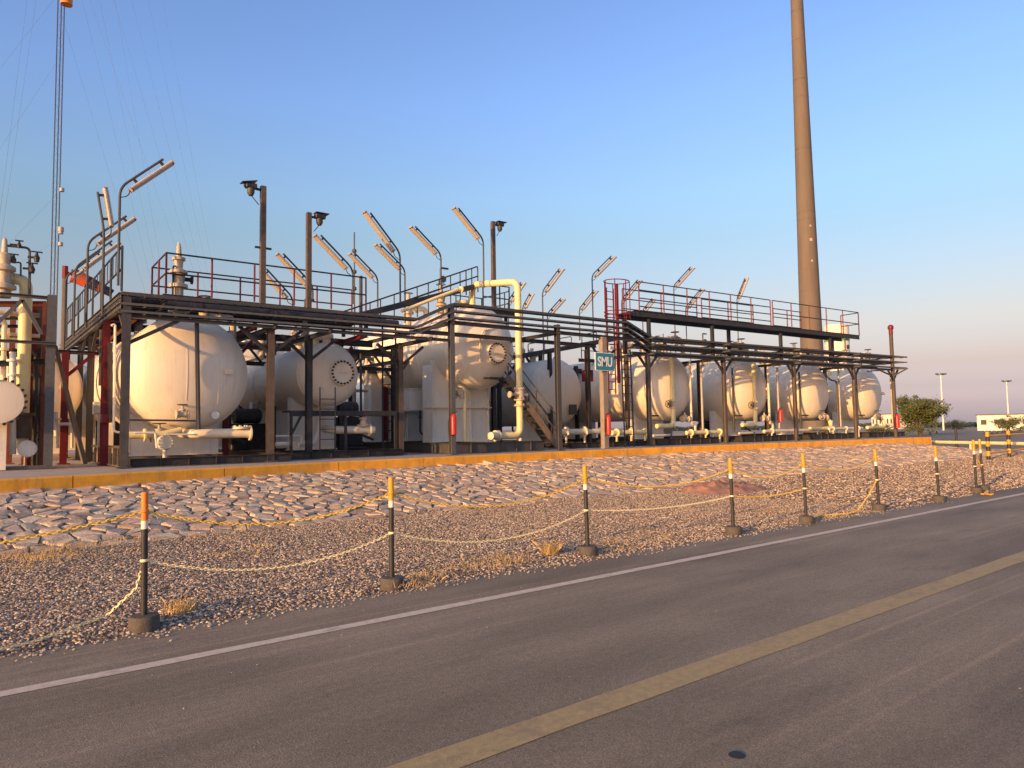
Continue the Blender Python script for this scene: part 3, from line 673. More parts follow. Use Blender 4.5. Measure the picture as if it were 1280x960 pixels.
# --- tanks 5 to 8, the right hand row
ROW = [(25.1, 20.9, 3.4, 'cream tank behind the caged ladder, first of the right hand row'),
       (31.1, 20.8, 3.4, 'cream tank with a thick bent pipe down its end, second of the right row'),
       (36.4, 20.4, 3.38, 'cream tank with rusty thin pipe in front, third of the right row'),
       (42.1, 20.2, 3.36, 'last cream tank of the right row, nearest the trees')]
RV = []
for k, (x, y, zc, lb) in enumerate(ROW):
    t, sh, hd = vessel(lb, x, y, zc, 1.5, 7.2); RV.append(t)
    b = new(); q = V((x+1.25, y-.45, zc)); box(b, q, (.14, .3, .1)); mk('lifting_lug', b, 'cream', hd)
    for dx, yy in ((0, .8), (0, 2.4)): nozzle(t, x+dx, y+yy, zc+1.5, .35, .15)
    b = new(); z0 = 1.65; px = x-.55
    if k < 2:
        pts = [(px, y-.85, zc+1.25), (px, y-.85, z0), (px-1.1, y-.85, z0)]
        tube(b, pts, .1, 12, .3); flange(b, (px, y-.85, 2.75), (0, 0, 1), .18); flange(b, (px, y-.85, 2.45), (0, 0, 1), .18); dr = mk('drain_pipe', b, 'yellowcream', t)
        valve(t, (px, y-.85, 2.6), (0, 0, 1), .09, up=V((-1, 0, 0)))
        b = new(); q = x+.75; tube(b, [(q, y-.8, zc+1.15), (q, y-.8, 1.7), (q+.25, y-.8, 1.7), (q+.25, y-.8, 1.25), (q-.5, y-.8, 1.25), (q-2.6, y-.8, 1.25)], .055, 10, .08); flange(b, (q, y-.8, 1.8), (0, 0, 1), .11); mk('gauge_pipe', b, 'cream', t)
        valve(t, (x+.3, y-.8, 1.95), (1, 0, 0), .09)
    else:
        tube(b, [(x+.55, y-.3, 1.95), (x+.55, y-.75, 1.9), (x+.55, y-.85, 1.45), (x-.1, y-.85, 1.4), (x-1.6, y-.85, 1.4)], .1, 12, .3); mk('drain_pipe', b, 'yellowcream', t)
        valve(t, (x+.0, y-.75, 2.0), (1, 0, 0), .1)
        b = new(); tube(b, [(x-.6, y-.9, 2.0), (x+.6, y-.7, 2.0)], .06, 10); mk('small_pipe', b, 'cream', t)
        if k == 2:
            b = new(); tube(b, [(x+.55, y-.6, zc+.95), (x+.62, y-.9, zc+.6), (x+1.1, y-.95, zc+.55), (x+1.1, y-.95, 1.3)], .045, 8, .1); mk('rusty_pipe', b, 'brown', t)
    rp_ = random.Random(20+k); zt_ = zc+1.5                # pipework over the crown
    for j, (mt_, r_) in enumerate((('cream', .1), ('valve', .06), ('grey', .045), ('yellowcream', .07), ('brown', .05))):
        y_ = y+.2+.45*j; x_ = x+rp_.uniform(-1.0, .2); zz_ = zt_+rp_.uniform(.35, .85); w_ = rp_.uniform(.7, 1.7)
        b = new(); tube(b, [(x_, y_, zt_-.4), (x_, y_, zz_), (x_+w_, y_, zz_), (x_+w_, y_, zz_-rp_.uniform(.3, .8))], r_, 10, .2)
        flange(b, (x_+w_*.35, y_, zz_), (1, 0, 0), r_*1.8, .05); flange(b, (x_, y_, zz_-.2), (0, 0, 1), r_*1.8, .05); mk('top_pipe', b, mt_, t)
        if j in (0, 1, 3): valve(t, (x_+w_*.65, y_, zz_), (1, 0, 0), r_*1.1, mt='valve')
    for j in range(3):
        x_ = x-1.2+j*1.15+rp_.uniform(-.2, .2); b = new(); tube(b, [(x_, y+.1, zt_-.4), (x_, y+.1, zt_+rp_.uniform(.7, 1.15))], .022, 6); box(b, (x_, y+.05, zt_+.55), (.16, .1, .2)); mk('instrument', b, 'dark' if j % 2 else 'valve', t)
    b = new(); tube(b, [(x-1.5, y-.3, zc+1.0), (x-1.5, y-.3, 1.3)], .05, 8); tube(b, [(x-1.5, y-.3, 2.1), (x-1.1, y-.5, 2.1)], .035, 8); mk('side_pipe', b, 'dark', t)
    b = new(); tube(b, [(x+1.35, y-.95, zc+1.1), (x+1.35, y-.95, 1.4), (x+.4, y-.95, 1.32)], .05, 8, .15); mk('rail_pipe', b, 'lamp', t)
    for c in ((x-.9, 'a'), (x+.2, 'b')):
        b = new(); tube(b, [(c[0], y-1.0, 1.3), (c[0], y-1.0, PZ)], .035, 8); mk('pipe_support', b, 'grey', t)
    skid(['skid frame under the tank behind the caged ladder', 'skid frame under the second tank of the right row', 'skid frame under the third tank of the right row', 'skid frame under the last tank of the right row'][k], x-2.1, x+2.0, y-1.3, y+7.4, 'dark', .26)

# --- rear row, seen through the frames
for x, y, zc, R, lb in ((1.9, 26.5, 3.1, 1.3, 'tank far left behind the red column, its edge glowing in the sun'),
                        (9.2, 28.6, 4.2, 1.5, 'dim rear tank seen between the two left tanks, set high to shade the raised tank'),  # lifted to keep the sun off the back of the raised tank
                        (3.6, 33, 3.1, 1.4, 'rear tank mostly hidden behind the large left tank')):
    vessel(lb, x, y, zc, R, 6)

# ================================================================== steel frames
def hcol(root, x, y, z0, z1, s=.16, mt='dark', name='column', turn=False):
    b = new(); ibeam(b, (x, y, z0), (x, y, z1), s, s, .014, V((1, 0, 0)) if turn else V((0, 1, 0)))
    box(b, (x, y, z0+.012), (s*1.9, s*1.9, .024)); return mk(name, b, mt, root)
def beam(root, p, q, wd=.12, ht=.16, mt='dark', name='beam'):
    b = new(); ibeam(b, p, q, wd, ht, .012); return mk(name, b, mt, root)
def brace(root, p, q, s=.07, mt='dark'):
    b = new(); bar(b, p, q, s); return mk('brace', b, mt, root)
def railing(root, pts, h=1.08, n=6, pmt='red', rmt='dark', mids=1, pr=.024, toe=False, single=True):
    pts = [V(p) for p in pts]
    for i in range(mids+1):
        z = h*(1-i/(mids+1)) if mids == 1 else h*(1-i/(mids+.6))
        b = new(); tube(b, [p+V((0, 0, z)) for p in pts], pr, 8, .08); mk('handrail' if i == 0 else 'mid_rail', b, rmt, root)
    cum = [0]
    for a, c in zip(pts, pts[1:]): cum.append(cum[-1]+(c-a).length)
    for k in range(n):
        s = cum[-1]*k/(n-1); i = 0
        while i < len(pts)-2 and cum[i+1] < s-1e-6: i += 1
        q = pts[i].lerp(pts[i+1], (s-cum[i])/(cum[i+1]-cum[i])); b = new(); tube(b, [q, q+V((0, 0, h))], pr*1.15, 8); mk('rail_post', b, pmt, root)
def deck(root, x0, x1, y0, y1, z, mt='dark', t=.06):
    b = new(); n = int((x1-x0)/.12)
    for k in range(n+1):
        x = x0+(x1-x0)*k/n; box(b, (x, (y0+y1)/2, z-t/2), (.012, y1-y0-.02, t-.01))
    for k in range(int((y1-y0)/.3)+1):
        y = y0+.02+(y1-y0-.04)*k/int((y1-y0)/.3); box(b, (x0/2+x1/2, y, z-t/2-.002), (x1-x0, .012, t-.012))
    return mk('grating', b, mt, root, kind='stuff')

# left gantry running back from the front left corner, with the picket railed walkway on it
X = 3.14
g = thing('pipe_rack', 'left gantry running back from the front corner column, carrying a railed walkway', 'pipe rack', (X, 23, PZ))
hcol(g, X, 18.8, PZ, 4.9, .17, 'grey'); hcol(g, X, 24.3, PZ, 4.9, .17, 'dark'); hcol(g, X, 26.6, PZ, 4.9, .15, 'dark'); hcol(g, X, 30, PZ, 4.9, .15, 'dark')
hcol(g, X+.02, 22.0, PZ, 5.0, .13, 'red')
b = new(); p = at(127, 403, 22.6); tube(b, [(p.x, p.y, 3.0), (p.x, p.y, 5.0)], .05, 8); mk('hanger', b, 'grey', g)
for z in (4.92, 4.66): beam(g, (X-.12, 18.8, z), (X-.12, 31, z), .1, .14, 'grey')
beam(g, (X+.9, 19, 4.85), (X+.9, 31, 4.85), .1, .14)
for y in (20, 22, 24.3, 26.6, 30): beam(g, (X-.06, y, 4.8), (X+.85, y, 4.8), .08, .1, 'red' if y == 22 else 'dark', 'cross_beam')
deck(g, X-.1, X+.9, 19.3, 31, 5.04)
railing(g, [(X-.1, 18.9, 5.04), (X-.1, 31, 5.04)], 1.08, 9, 'dark', 'dark', 1)
for k in range(26):
    y = 19.3+k*.42; b = new(); tube(b, [(X-.1, y, 5.04+.54), (X-.1, y, 5.04+1.05)], .011, 6); mk('picket', b, 'dark', g)
for y0 in (24.3, 26.6):
    brace(g, (X, y0, 3.9), (X, y0-1.1, 4.75)); 
brace(g, (X, 18.9, 4.0), (X+.0, 19.8, 4.7), .06, 'grey')
# low open frame at the foot of the corner column
b = new(); ibeam(b, (X, 18.75, 1.33), (X, 23.5, 1.33), .1, .06); 
for k in range(8): box(b, (X, 18.9+k*.6, 1.07), (.06, .1, .44))
box(b, (X, 21.1, .88), (.1, 4.8, .03)); mk('kick_frame', b, 'brown', g)
b = new(); p = at(143, 405, 20.4); tube(b, [at(139, 407, 20.4), at(144, 405, 20.4), at(142, 540, 20.4), at(168, 541, 20.4)], .03, 8, .1); solo('drop_pipe', b, 'white', 'thin white pipe dropping beside the red column at the front left corner', 'pipe')
b = new(); q0, q1 = at(137.5, 430, 20.8), at(138, 528, 20.8)
tube(b, [q0, q1], .05, 8)
for k in range(40): 
    z = q0.lerp(q1, k/40); disc(b, z, (0, 0, 1), .062, .03, 8)
solo('corrugated_hose', b, 'brown', 'ribbed hose hanging beside the red column at the left', 'hose')
t = thing('red_column', 'bright red steel column at the front left corner', 'column', (at(134, 560, 21).x, 21, PZ))
p = at(134, 400, 21); hcol(t, p.x, 21, PZ, p.z, .15, 'red'); b = new(); box(b, (p.x, 20.9, PZ+1.2), (.2, .24, .22)); mk('cable_box', b, 'red', t)

# rear frames, pipes and vessels that fill the view below the racks
for (xs_r, Yr, zr, lb) in (((3.9, 6.4, 8.7, 11.2, 13.4), 24.6, 4.55, 'dark rear pipe rack crossing behind the two left tanks'), ((12.6, 14.6, 17.6, 19.2, 23.0), 27.5, 4.7, 'dark rear pipe rack behind the raised tank and the stairs'),
                           ((23.4, 28.4, 33.8, 39.3), 24.9, 4.3, 'dark rear pipe rack behind the right hand tanks')):
    t = thing('pipe_rack', lb, 'pipe rack', (xs_r[0], Yr, PZ))
    for k, x in enumerate(xs_r):
        hcol(t, x, Yr, PZ, zr+.3, .15, 'red' if k == 1 else 'dark'); beam(t, (x, Yr+.1, zr-.25), (x, Yr+3.4, zr-.25), .1, .14, 'dark', 'cross_beam')
        hcol(t, x, Yr+3.5, PZ, zr+.2, .14, 'dark')
        for s in (-1, 1): brace(t, (x, Yr, zr-1), (x+s*.8, Yr, zr-.05), .07)
    for dz in (0, -.55): beam(t, (xs_r[0]-.3, Yr, zr+dz), (xs_r[-1]+.3, Yr, zr+dz), .1, .14)
    for k in range(3):
        b = new(); z = zr+.16+.02*k; tube(b, [(xs_r[0]-.5, Yr+.3+.35*k, z), (xs_r[-1]+.5, Yr+.3+.35*k, z)], .05+.02*k, 8); mk('pipe', b, ['grey', 'dark', 'valve'][k], t)
    for k in range(4):
        x = xs_r[0]+(xs_r[-1]-xs_r[0])*(k+.4)/4; b = new(); tube(b, [(x, Yr-.1, zr), (x, Yr-.1, 1.5), (x+.5, Yr-.1, 1.3)], .045, 8, .15); flange(b, (x, Yr-.1, 2.2), (0, 0, 1), .1); mk('drop_pipe', b, ['cream', 'grey'][k % 2], t)
for x, y, zc, R, lb in ((13.0, 32, 3.3, 1.5, 'rear tank in the dark gap left of the raised tank'), (18.4, 31.5, 3.2, 1.5, 'rear tank in the dark gap behind the stairs'), (6.2, 30.5, 2.6, 1.1, 'small rear tank low behind the first gap')):
    vessel(lb, x, y, zc, R, 5)
for x, y, w_, h_, d_, lb in ((8.0, 25.3, 1.2, 1.5, .7, 'dark equipment skid low behind the round cover tank'), (12.0, 25.8, 1.0, 1.9, .8, 'dark control cabinet behind the ladder'), (17.4, 25.0, 1.3, 1.6, .8, 'dark pump unit below the stairs'), (29.0, 25.6, 1.4, 1.2, .8, 'dark pump unit behind the gap of the first two right tanks'), (34.3, 25.4, 1.3, 1.2, .8, 'dark pump unit behind the gap of the middle right tanks')):
    t = thing('equipment_unit', lb, 'equipment', (x, y, PZ)); b = new(); box(b, (x, y, PZ+.2+h_*.3), (w_, d_, h_*.6)); bmesh.ops.bevel(b, geom=b.edges[:], offset=.03, affect='EDGES'); mk('body', b, 'dark', t)
    b = new(); box(b, (x, y, PZ+.1), (w_*1.2, d_*1.2, .2)); mk('base', b, 'grey', t)
    b = new(); lathe(b, [(0, 0), (.26, 0), (.26, w_*.7), (.2, w_*.75), (0, w_*.75)], (x-w_*.35, y-.05, PZ+.2+h_*.78), (1, 0, 0), 18); mk('motor', b, 'grey', t)
    b = new(); tube(b, [(x+w_*.3, y, PZ+h_*.7), (x+w_*.3, y, PZ+h_*1.25), (x+w_*.9, y, PZ+h_*1.25)], .06, 8, .15); mk('pipe', b, 'valve', t)
ap = thing('access_platform', 'low dark access platform with thin rails before the round cover tank', 'platform', (9.6, 20.5, PZ))
zp = at(430, 517, 20.5).z
for Y in (20.3, 20.9):
    b = new(); bar(b, (at(362, 515, Y).x, Y, zp), (at(496, 515, Y).x, Y, zp), .06, .14); mk('side_beam', b, 'dark', ap)
deck(ap, at(362, 515, 20.3).x, at(496, 515, 20.3).x, 20.3, 20.9, zp+.09)
for px in (364, 432, 494):
    for Y in (20.3, 20.9): x = at(px, 515, Y).x; b = new(); box(b, (x, Y, (PZ+zp)/2), (.07, .07, zp-PZ)); mk('leg', b, 'dark', ap)
brace(ap, (at(364, 515, 20.3).x, 20.25, zp-.6), (at(376, 515, 20.3).x, 20.25, zp-.05), .06)
for px in (400, 419):
    x = at(px, 515, 20.2).x; b = new(); tube(b, [(x, 20.2, PZ), (x, 20.2, at(px, 484, 20.2).z)], .02, 6); mk('stile', b, 'grey', ap)
for k in range(6):
    z = PZ+.25+k*.3; b = new(); tube(b, [(at(400, 515, 20.2).x, 20.2, z), (at(419, 515, 20.2).x, 20.2, z)], .014, 6); mk('rung', b, 'grey', ap)

# front rack, left section
fr1 = thing('pipe_rack', 'front pipe rack at the left with knee braces, before the two left tanks', 'pipe rack', (7.5, 19, PZ))
for px, Y, mt in ((338, 19.0, 'brown'), (386, 20.2, 'dark'), (500, 20.6, 'brown')):
    p = at(px, 480, Y); hcol(fr1, p.x, Y, PZ, 4.5, .17, mt)
    for s in (-1, 1): brace(fr1, (p.x+s*.04, Y, 3.75), (p.x+s*.85, Y-.05, 4.42), .08)
    beam(fr1, (p.x, 18.6, 4.42), (p.x, 23.2, 4.42), .1, .12, 'dark', 'cross_beam')
brace(fr1, (3.2, 18.8, 3.8), (4.3, 18.85, 4.42), .09)
for z in (4.44,): beam(fr1, (3.2, 18.8, z), (12.2, 18.8, z), .1, .09, 'grey')
beam(fr1, (3.4, 20.3, 4.97), (11.8, 20.3, 5.0), .12, .12); beam(fr1, (3.4, 23.2, 4.75), (11.8, 23.2, 4.75), .14, .22)
for x in (6.7, 10.2): hcol(fr1, x, 23.2, PZ, 4.7, .15, 'red')
for x in (3.6, 6.7, 10.2): beam(fr1, (x, 20.4, 4.66), (x, 26.5, 4.5), .12, .14, 'red', 'red_beam')
for x in (6.7, 10.2):
    brace(fr1, (x, 23.2, 3.6), (x+.8, 23.2, 4.6), .1, 'red'); brace(fr1, (x, 23.2, 3.6), (x-.8, 23.2, 4.6), .1, 'red')
    brace(fr1, (x, 23.2, 3.6), (x, 22.2, 4.6), .09, 'dark')

# the red railed walkway above it
wk = thing('walkway', 'walkway with dark rails and red posts above the left tanks', 'walkway', (7.3, 21.8, 5.3))
deck(wk, 4.3, 10.9, 20.5, 23, 5.38)
for y in (20.5, 23): beam(wk, (4.3, y, 5.25), (10.9, y, 5.25), .08, .18)
for y in (20.9, 22.6):
    for x in (4.6, 7.4, 10.4):
        b = new(); box(b, (x, y, 5.01), (.1, .1, .3)); mk('stub', b, 'dark', wk)
railing(wk, [(4.35, 20.5, 5.38), (10.2, 20.5, 5.4)], 1.1, 6); railing(wk, [(4.5, 23, 5.48), (10.9, 23, 5.5)], 1.1, 6)
railing(wk, [(4.35, 20.5, 5.38), (4.5, 23, 5.48)], 1.1, 3)

# centre rack
fr2 = thing('pipe_rack', 'centre pipe rack with tall grey columns before the raised tank', 'pipe rack', (16, 18.8, PZ))
for px, z1, mt in ((565, 5.5, 'galv'), (698, 5.3, 'grey')):
    p = at(px, 500, 18.8); hcol(fr2, p.x, 18.8, PZ, z1, .16, mt)
    beam(fr2, (p.x, 18.6, 5.0), (p.x, 24.5, 5.0), .1, .12, 'dark', 'cross_beam')
beam(fr2, (12.4, 18.8, 5.02), (20.9, 18.8, 5.02), .1, .12, 'dark')
beam(fr2, (12.3, 21, 5.0), (20.9, 21, 5.0), .1, .14, 'dark')
for x, y in ((20.4, 21), (16.9, 22.8), (20.6, 23.6)): hcol(fr2, x, y, PZ, 5.0, .15, 'dark')
brace(fr2, (16.9, 22.8, 3.6), (17.9, 22.8, 4.9), .09); brace(fr2, (16.9, 22.8, 3.6), (15.9, 22.8, 4.9), .09)
p = at(735, 500, 22.5); hcol(fr2, p.x, 22.5, PZ, 5.0, .17, 'red')
b = new(); box(b, (p.x, 22.5, 3.9), (.36, .36, .5)); mk('red_bracket', b, 'red', fr2)

# right rack on the skewed line
fr3 = thing('pipe_rack', 'right pipe rack on paired columns before the right hand tanks', 'pipe rack', (31, 18.7, PZ))
XS = [22.2, 26.95, 31.95, 36.95, 40.7]
for k, x in enumerate(XS):
    y = rowY(x)
    if k < 4:
        hcol(fr3, x, y, PZ, 4.65, .15, 'brown' if k else 'grey'); hcol(fr3, x+1.0, y+2.1, PZ, 4.7, .15, 'brown')
        beam(fr3, (x, y-.3, 4.6), (x, y+2.4, 4.6), .1, .12, 'dark', 'cross_beam')
    else:
        hcol(fr3, x, y, PZ, 6.55, .15, 'brown', 'end_column')
        b = new(); lathe(b, [(.11, 0), (.11, .25), (.15, .28), (.15, .42), (.08, .5), (0, .52)], (x, y, 6.55), (0, 0, 1), 14); mk('red_cap', b, 'red', fr3)
    for s in (-1, 1): brace(fr3, (x, y, 3.95), (x+s*.62, y, 4.58), .08, 'dark')
    for z in (4.66, 5.0, 5.3):
        b = new(); box(b, (x, y+.4, z-.08), (.09, 2.0 if k == 4 else 1.6, .06)); mk('bracket', b, 'grey', fr3)
    if k == 4:
        for s in (-1, 1): brace(fr3, (x, y, 4.2), (x+.1, y+s*.75, 4.6), .07, 'dark')
beam(fr3, (22.2, rowY(22.2), 4.56), (40.7, rowY(40.7), 4.56), .1, .1, 'dark')

# cable trays following the racks
def tray(label, pts, wd, ht, mt, rung=.35):
    pts = [V(p) for p in pts]; t = thing('cable_tray', label, 'cable tray', pts[0], 'cable trays on the pipe racks')
    for s in (-1, 1):
        b = new()
        for p, q in zip(pts, pts[1:]):
            o_ = V((0, s*wd/2, 0)); d = (q-p).normalized()*.004; bar(b, p+o_-d, q+o_+d, .014, ht); 
            n_ = V((0, -s*.02, 0)); bar(b, p+o_+n_+V((0, 0, ht/2-.004)), q+o_+n_+V((0, 0, ht/2-.004)), .03, .008)
        mk('side_rail', b, mt, t)
    b = new()
    for p, q in zip(pts, pts[1:]):
        n = max(2, int((q-p).length/rung))
        for k in range(n):
            c = p.lerp(q, (k+.5)/n); box(b, c-V((0, 0, ht*.25)), (.05, wd-.02, .025), None)
    mk('rung', b, mt, t, kind='stuff')
    b = new()
    for k in range(3):
        o_ = V((0, (k-1)*wd*.22, -ht*.25+.035)); tube(b, [p+o_+V((0, rg.uniform(-.01, .01), rg.uniform(-.004, .008))) for p in pts], .02, 6)
    mk('cable', b, 'black', t)
    return t
def path(z1, z2, z3, dy=0, x0=3.0, x1=42.0):
    ps = [(x0, 18.8+dy, z1), (11.05, 18.8+dy, z1+.05), (12.35, 18.8+dy, z2), (20.35, 18.8+dy, z2+.06), (22.5, rowY(22.5)+dy, z3), (x1, rowY(x1)+dy, z3)]
    return ps
tray('topmost front cable tray, deep sided, running along all the racks', path(4.95, 5.6, 5.3), .26, .08, 'grey')
tray('middle front cable tray running along all the racks', path(4.71, 5.38, 5.01), .24, .055, 'galv')
tray('lowest front cable tray running along all the racks', path(4.53, 5.17, 4.69), .24, .055, 'galv')
tray('rear upper cable tray of the right pipe rack', [(22.5, rowY(22.5)+.75, 5.34), (41.9, rowY(41.9)+.75, 5.34)], .5, .1, 'grey')
tray('rear lower cable tray of the right pipe rack', [(22.5, rowY(22.5)+.8, 5.0), (41.9, rowY(41.9)+.8, 5.0)], .5, .1, 'grey')
tray('cable tray on the left gantry edge running back', [(3.0, 18.9, 4.78), (2.98, 31, 4.78)], .3, .1, 'galv')
for k, (z, dy, r) in enumerate(((4.82, 1.3, .05), (5.14, 1.25, .06), (5.42, 1.2, .05))):
    b = new(); tube(b, [(22.8, rowY(22.8)+dy, z), (41.5+.2*k, rowY(41.6)+dy, z)], r, 8)
    solo('conduit', b, 'grey', ['thin lower conduit at the back of the right rack', 'thicker middle conduit at the back of the right rack', 'thin upper conduit at the back of the right rack'][k], 'conduit')
b = new(); tube(b, [(3.3, 19.9, 4.98), (11.0, 19.9, 5.02)], .1, 12); 
for x in (5, 7, 9): lathe(b, [(.1, -.1), (.13, -.1), (.13, .1), (.1, .1)], (x, 19.9, 4.98), (1, 0, 0), 12)
solo('header_pipe', b, 'dark', 'dark header pipe with brown clamps on the left rack', 'pipe')

# upper walkway with red posts over the right tanks
wk = thing('walkway', 'long raised walkway with red posts above the right hand tanks', 'walkway', (30, 19, 6.2))
pA, pB = V((21.7, 19.6, 6.38)), V((37.7, 18.2, 6.3)); d = (pB-pA).normalized(); nrm = V((-d.y, d.x, 0)).normalized(); wdt = 1.0
for s in (0, wdt): beam(wk, pA+nrm*s-V((0, 0, .11)), pB+nrm*s-V((0, 0, .11)), .08, .22)
b = new(); n = 110
for k in range(n+1):
    c = pA.lerp(pB, k/n)+nrm*wdt/2; bar(b, c-nrm*wdt*.47-V((0, 0, .03)), c+nrm*wdt*.47-V((0, 0, .03)), .03, .04)
mk('grating', b, 'dark', wk, kind='stuff')
railing(wk, [pA+V((.35, 0, 0)), pA.lerp(pB, .545)], 1.22, 7, mids=3); railing(wk, [pA.lerp(pB, .555), pB], 1.22, 6, mids=1)
for u0, u1 in ((0, .3), (.3, .545), (.62, .78)):
    railing(wk, [pA.lerp(pB, u0+.02)+nrm*wdt, pA.lerp(pB, u1)+nrm*wdt], 1.1, 3, mids=2)
railing(wk, [pB, pB+nrm*wdt], 1.2, 2)
for u in (.015, .06, .3, .42, .6, .66, .85, .93):
    q = pA.lerp(pB, u)+nrm*(.15 if u in (.06, .3, .6, .85) else .85); b = new(); box(b, (q.x, q.y, (4.7+6.1)/2), (.13, .13, 1.45)); mk('post', b, 'dark', wk)

rr_ = thing('railing', 'low dark railing behind the tops of the right hand tanks', 'railing', (31, 24.4, 4.95))
railing(rr_, [(23.5, 24.6, 4.95), (41.5, 23.2, 4.95)], .75, 13, 'dark', 'dark', 1, .02)
b = new(); ibeam(b, (23.3, 24.6, 4.85), (41.7, 23.2, 4.85), .1, .16); mk('beam', b, 'dark', rr_)
# caged ladder at its left end
def ladder(label, p0, p1, wv, n, mt, group=None):
    t = thing('ladder', label, 'ladder', p0, group); p0, p1, wv = V(p0), V(p1), V(wv)
    for s in (-.5, .5): b = new(); bar(b, p0+wv*s, p1+wv*s, .05, .03); mk('stile', b, mt, t)
    for k in range(n):
        q = p0.lerp(p1, (k+.5)/n); b = new(); tube(b, [q-wv*.5, q+wv*.5], .016, 6); mk('rung', b, mt, t)
    return t
pb, pt = at(787, 556, 19.25), at(782, 440, 19.25)
ladder('dark ladder left of the first right hand tank below the tray jog', (pb.x, 19.25, PZ), (pt.x, 19.25, 4.7), (.52, 0, 0), 12, 'dark')
pb = at(487, 560, 21.4)
ladder('dark ladder between the round cover tank and the raised tank', (pb.x, 21.4, PZ), (pb.x, 21.4, 5.2), (.5, 0, 0), 14, 'dark')
cg = thing('ladder_cage', 'red hooped ladder cage at the left end of the raised walkway', 'ladder cage', (20.9, 20, 4.6))
cx, cy = 20.9, 19.75
for z in (6.1, 6.25, 7.5):
    b = new(); tube(b, [(cx+.58*math.cos(a), cy+.45*math.sin(a), z) for a in [6.2832*k/16 for k in range(17)]], .02, 6, cap=False); mk('hoop', b, 'red', cg)
for k in range(7):
    a = 6.2832*k/7+.3; b = new(); q = (cx+.58*math.cos(a), cy+.45*math.sin(a)); bar(b, (*q, 4.7 if k % 2 else 6.0), (*q, 7.5), .035, .02); mk('cage_bar', b, 'red', cg)
b = new(); box(b, (cx+.1, cy+.1, 5.4), (.1, .1, 4.0)); mk('main_post', b, 'red', cg)
ladder('red ladder inside the hooped cage', (cx, cy+.38, 3.0), (cx, cy+.38, 7.3), (.4, 0, 0), 14, 'red')

# stairs in the centre
st = thing('staircase', 'dark steel stairs with handrails climbing left, right of the raised tank', 'staircase', (18.5, 20.6, PZ))
q0, q1 = at(697, 556, 20.0), at(640, 470, 20.6)
a0, a1 = V((q0.x, 20.0, PZ+.1)), V((q1.x, 20.9, q1.z)); sd_ = V((.25, .75, 0))
for s in (0, 1): b = new(); bar(b, a0+sd_*s, a1+sd_*s, .05, .22); mk('stringer', b, 'brown' if s == 0 else 'dark', st)
for k in range(10):
    q = a0.lerp(a1, (k+.5)/10); b = new(); bar(b, q+sd_*.03, q+sd_*.97, .24, .03); mk('step', b, 'grey', st)
for s in (0, 1):
    for z, nm_ in ((1.0, 'handrail'), (.5, 'mid_rail')):
        b = new(); pp = [a0+sd_*s+V((.08, -.05, .05)), a0+sd_*s+V((.08, -.05, z)), a1+sd_*s+V((0, 0, z))] if z > .8 else [a0+sd_*s+V((0, 0, z)), a1+sd_*s+V((0, 0, z))]
        tube(b, pp, .025, 8, .12); mk(nm_, b, 'galv' if s == 0 else 'dark', st)
    for k in (1, 2):
        q = a0.lerp(a1, k/2.4)+sd_*s; b = new(); tube(b, [q, q+V((0, 0, 1.0))], .022, 8); mk('rail_post', b, 'dark', st)
b = new(); box(b, (a1.x-.3, a1.y+1.0, a1.z-.04), (.7, 1.6, .05)); mk('landing', b, 'dark', st)
for dx in (-.6, .0): 
    b = new(); box(b, (a1.x+dx, a1.y+2.6, (PZ+a1.z)/2), (.1, .1, a1.z-PZ-.1)); mk('landing_post', b, 'dark', st)
# second flight behind rising to the top of the raised tank
st = thing('staircase', 'upper flight with rails rising right to the top of the raised tank', 'staircase', (13, 23, 5.2))
q0, q1 = at(440, 392, 22.2), at(592, 345, 22.2)
for s in (0, .8):
    o_ = V((0, s, 0)); b = new(); bar(b, q0+o_-V((0, 0, .12)), q1+o_-V((0, 0, .42)), .06, .2); mk('stringer', b, 'dark', st)
    h0, h1 = at(440, 386, 22.2), at(597, 333, 22.2)
    for z, nm_ in ((0, 'handrail'), (-.38, 'mid_rail')):
        b = new(); tube(b, [h0+o_+V((0, 0, z)), h1+o_+V((0, 0, z))]+([h1+o_-V((0, 0, 1.0))] if z == 0 else []), .026, 8, .06); mk(nm_, b, 'dark', st)
    for k in range(6):
        q = h0.lerp(h1, k/5.4+.02)+o_; b = new(); tube(b, [q, q-V((0, 0, .2+.95*min(1, k/2)))], .022, 8); mk('rail_post', b, 'dark', st)
for k in range(13):
    q = (q0-V((0, 0, .08))).lerp(q1-V((0, 0, .36)), (k+.5)/13); b = new(); box(b, q+V((0, .4, 0)), (.26, .74, .03)); mk('step', b, 'dark', st)
# platform over the raised tank
tp = thing('walkway', 'dark railed platform on top of the raised middle tank', 'walkway', (15.6, 22.6, 6.2))
pa, pc = at(604, 384, 22.2), at(642, 384, 22.2); z = 6.28
deck(tp, pa.x, pc.x+.3, 22.2, 24.8, z)
for y in (22.2, 24.8): beam(tp, (pa.x, y, z-.13), (pc.x+.3, y, z-.13), .07, .16)
railing(tp, [(pa.x, 22.2, z), (pc.x-.2, 22.2, z), (pc.x+.3, 22.9, z), (pc.x+.3, 24.8, z)], 1.0, 6, 'dark', 'dark'); railing(tp, [(pa.x-.2, 24.8, z), (pc.x+.3, 24.8, z)], 1.0, 4, 'dark', 'dark')
for x_ in (pa.x+.2, pc.x-.1): 
    for y in (22.6, 24.4): b = new(); box(b, (x_, y, z-.35), (.1, .1, .5)); mk('stub', b, 'dark', tp)
